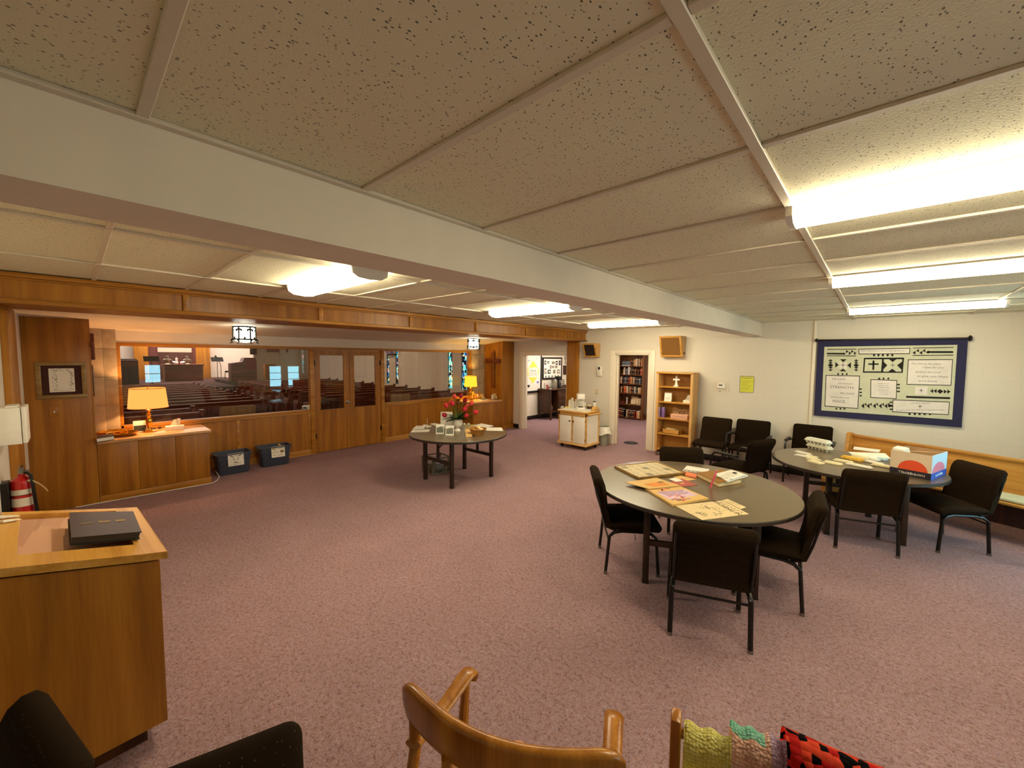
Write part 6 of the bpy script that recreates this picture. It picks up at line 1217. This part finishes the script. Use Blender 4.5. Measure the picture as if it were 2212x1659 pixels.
b=MB(); b.lathe([(0,0),(.09,0),(.11,.06),(.10,.14),(.06,.2),(.05,.22),(0,.22)],n=20); tag(b.build('storage_jar',mat('smoked_jar',(84,62,44),.3,vary=.2),loc=(-7.65,y0+.21,.261)),'dim rounded jar in the knee hole of the dark desk','jar')
# ================================================================ LIBRARY BOOKCASE
LX0,LX1,LY=-6.24,-5.43,12.0; LZ=[.05,.48,.84,1.14,1.43,1.71]
t=thing('library_bookcase','tall brown bookcase full of books seen through the right doorway','bookcase',(0,0,0))
lw=wood('library_wood',(84,46,14),(112,66,24),(136,86,36))
b=MB(); b.box(LX0-.02,LY,0,LX0+.0,12.38,2.12); b.box(LX1,LY,0,LX1+.055,12.38,2.12,bev=.004); b.build('side_panel',lw,t)
b=MB(); b.box(LX0,12.36,0,LX1,12.38,2.1); b.build('back_panel',lw,t); b=MB(); b.box(LX0-.02,LY,2.10,LX1+.055,12.38,2.13); b.build('top_board',lw,t)
for z in LZ: b=MB(); b.box(LX0,LY+.005,z-.022,LX1,12.36,z); b.build('shelf',lw,t)
BC={'dark brown':(64,36,22),'dark red':(110,28,22),'navy':(36,44,74),'black':(30,24,22),'tan':(196,150,92),'cream':(224,206,170),'orange-red':(196,84,52),'grey-blue':(110,124,130),'green':(60,82,60),'white':(232,226,212),'brown':(116,74,44)}
BM={k:mat('book_cloth_'+k.replace(' ','_').replace('-','_'),v,.55,vary=.08) for k,v in BC.items()}
def bxp(px): return LX0+(px-250)*.81/360
SHN=['bottom','second lowest','third lowest','third from top','second from top','top']
def books(row,items):
    n=0; seen={}
    for px0,px1,h,colr,lean in items:
        n+=1; w=(px1-px0)*.00225; seen[colr]=seen.get(colr,0)+1
        b=MB(); b.box(-w/2,-.01,0,w/2,.20,h,0,bev=min(.004,w/5)); b.box(-w/2+.003,-.006,.003,w/2-.003,.196,h+.0006,1); b.box(-w*.38,-.0108,h*.68,w*.38,-.0098,h*.78,2); b.box(-w*.38,-.0108,h*.15,w*.38,-.0098,h*.2,2)
        q=b.build('book',[BM[colr],M['paper'],M['manila']],loc=(bxp((px0+px1)/2),LY+.035,LZ[row]+.0005)); q.rotation_euler.y=lean
        tag(q,'%s book, %s from left on %s shelf of library bookcase'%(colr,ORD[n-1],SHN[row]),'book','books in the library bookcase')
b=MB(); b.box(-.15,0,0,.15,.22,.155,0,bev=.006); b.box(-.152,-.003,.0,.152,.0,.02,1); tag(b.build('storage_box',[BM['grey-blue'],M['paper']],loc=(bxp(357),LY+.05,LZ[5]+.0005)),'grey-blue box lying flat on the top shelf of the library bookcase','box')
books(5,[(425,440,.20,'dark red',0),(441,456,.22,'dark brown',0),(457,472,.20,'black',0),(474,503,.21,'tan',0),(504,532,.23,'cream',0),(536,548,.20,'dark brown',0),(549,562,.22,'cream',0),(563,576,.25,'brown',0),(577,588,.19,'dark red',0),(589,603,.24,'tan',0)])
t=thing('white_figurine','white robed figurine on the second shelf of the library bookcase','figurine',(bxp(325),LY+.10,LZ[4])); b=MB(); b.lathe([(0,0),(.05,0),(.048,.03),(.035,.10),(.045,.15),(.02,.185),(.028,.205),(.025,.23),(0,.24)],n=16,sx=1.1); b.build('body',BM['cream'],t)
books(4,[(356,368,.19,'navy',0),(370,383,.20,'grey-blue',0),(394,418,.24,'white',0),(424,438,.18,'black',0),(440,460,.21,'dark brown',0),(462,482,.21,'black',0),(486,500,.18,'dark brown',0),(502,516,.20,'brown',0),(540,556,.18,'dark brown',0),(572,586,.20,'dark red',0),(588,603,.21,'orange-red',0)])
books(3,[(270,284,.21,'dark red',0),(285,300,.22,'cream',0),(301,318,.21,'dark brown',0),(330,348,.21,'navy',0),(349,364,.20,'grey-blue',0),(366,384,.23,'navy',0),(386,404,.21,'dark brown',0),(406,424,.21,'dark red',0),(426,440,.23,'orange-red',0),(441,458,.22,'tan',0),(459,476,.22,'brown',0),(478,490,.21,'cream',0),(494,516,.20,'dark brown',0),(518,540,.21,'navy',0),(542,560,.20,'black',0),(564,580,.19,'grey-blue',0)])
books(2,[(290,304,.20,'tan',0),(306,322,.22,'dark brown',0),(338,358,.22,'orange-red',-.06),(360,376,.22,'orange-red',-.06),(382,400,.22,'cream',-.05),(410,424,.19,'green',0),(426,440,.21,'tan',0),(442,456,.22,'dark red',0),(458,474,.20,'dark brown',0),(476,494,.19,'navy',0),(500,514,.21,'cream',-.06),(516,530,.20,'green',-.05),(534,548,.18,'black',0),(552,566,.19,'cream',0),(570,592,.20,'tan',0)])
for px,l in ((290,'left red bauble on the second lowest shelf of the library bookcase'),(318,'right red bauble on the second lowest shelf of the library bookcase')):
    b=MB(); b.lathe([(0,0),(.025,.01),(.035,.04),(.025,.07),(.01,.08),(0,.085)],n=16); tag(b.build('bauble',BM['dark red'],loc=(bxp(px),LY+.08,LZ[1]+.0005)),l,'ornament','baubles in the library bookcase')
b=MB(); b.lathe([(0,0),(.02,0),(.018,.16),(.022,.18),(.02,.21),(0,.215)],n=14); tag(b.build('white_candle',BM['white'],loc=(bxp(378),LY+.08,LZ[1]+.0005)),'slim white candle on the second lowest shelf of the library bookcase','candle')
t=thing('standing_picture','tan picture leaning on the second lowest shelf of the library bookcase','picture',(bxp(480),LY+.12,LZ[1])); b=MB(); b.box(-.12,0,0,.12,.012,.26,0,M=xf((0,0,0),rx=-.25)); b.box(-.09,-.002,.03,.09,.0,.22,1,M=xf((0,0,0),rx=-.25)); b.build('panel',[BM['tan'],M['aged']],t); b=MB(); b.box(-.09,-.06,0,.06,-.045,.14,M=xf((0,0,0),rx=-.2)); b.build('card',M['aged'],t)
books(1,[(545,556,.19,'white',0),(560,574,.21,'tan',0),(576,588,.20,'cream',0)])
books(0,[(252,264,.26,'orange-red',0),(266,284,.27,'dark red',0),(286,304,.26,'dark red',0),(306,326,.24,'dark brown',0),(328,346,.24,'black',0),(384,398,.24,'cream',0),(400,418,.23,'brown',0),(430,450,.22,'dark brown',0),(452,472,.21,'black',0),(474,494,.23,'dark brown',0),(496,512,.22,'dark red',0),(534,554,.22,'orange-red',0),(556,572,.24,'cream',0),(574,586,.23,'tan',0)])
b=MB(); b.cyl(0,0,0,.012,.16,.15,n=24); tag(b.build('floor_weight',M['black'],loc=(-4.12,8.62,.0005)),'round dark disc on the carpet just inside the library doorway','disc')
# ================================================================ LIGHT
def area(name,loc,sx,sy,pw,col,rx=0,ry=0):
    l=bpy.data.lights.new(name,'AREA'); l.shape='RECTANGLE'; l.size=sx; l.size_y=sy; l.energy=pw; l.color=col; o=bpy.data.objects.new(name,l); COL.objects.link(o); o.location=loc; o.rotation_euler=(rx,ry,0)
area('chancel_light',(-29.5,4.5,5.1),3,6,620,(1,.84,.76)); area('nave_light',(-15,4,5.1),8,3,210,(1,.72,.46))
area('hall_light',(-6.6,10.2,2.58),.4,1.6,44,(1,.92,.86)); area('library_light',(-4.9,10.2,2.58),.4,1.2,36,(1,.88,.8))
w=bpy.data.worlds.new('world'); S.world=w; w.use_nodes=True; w.node_tree.nodes['Background'].inputs[0].default_value=(.9,.85,.8,1); w.node_tree.nodes['Background'].inputs[1].default_value=.02
vs=S.view_settings; vs.view_transform='Standard'; vs.look='None'; vs.exposure=.42; vs.gamma=1; vs.use_curve_mapping=False
S.display_settings.display_device='sRGB'
S.cycles.max_bounces=8; S.cycles.diffuse_bounces=4; S.cycles.transparent_max_bounces=12; S.cycles.sample_clamp_indirect=8
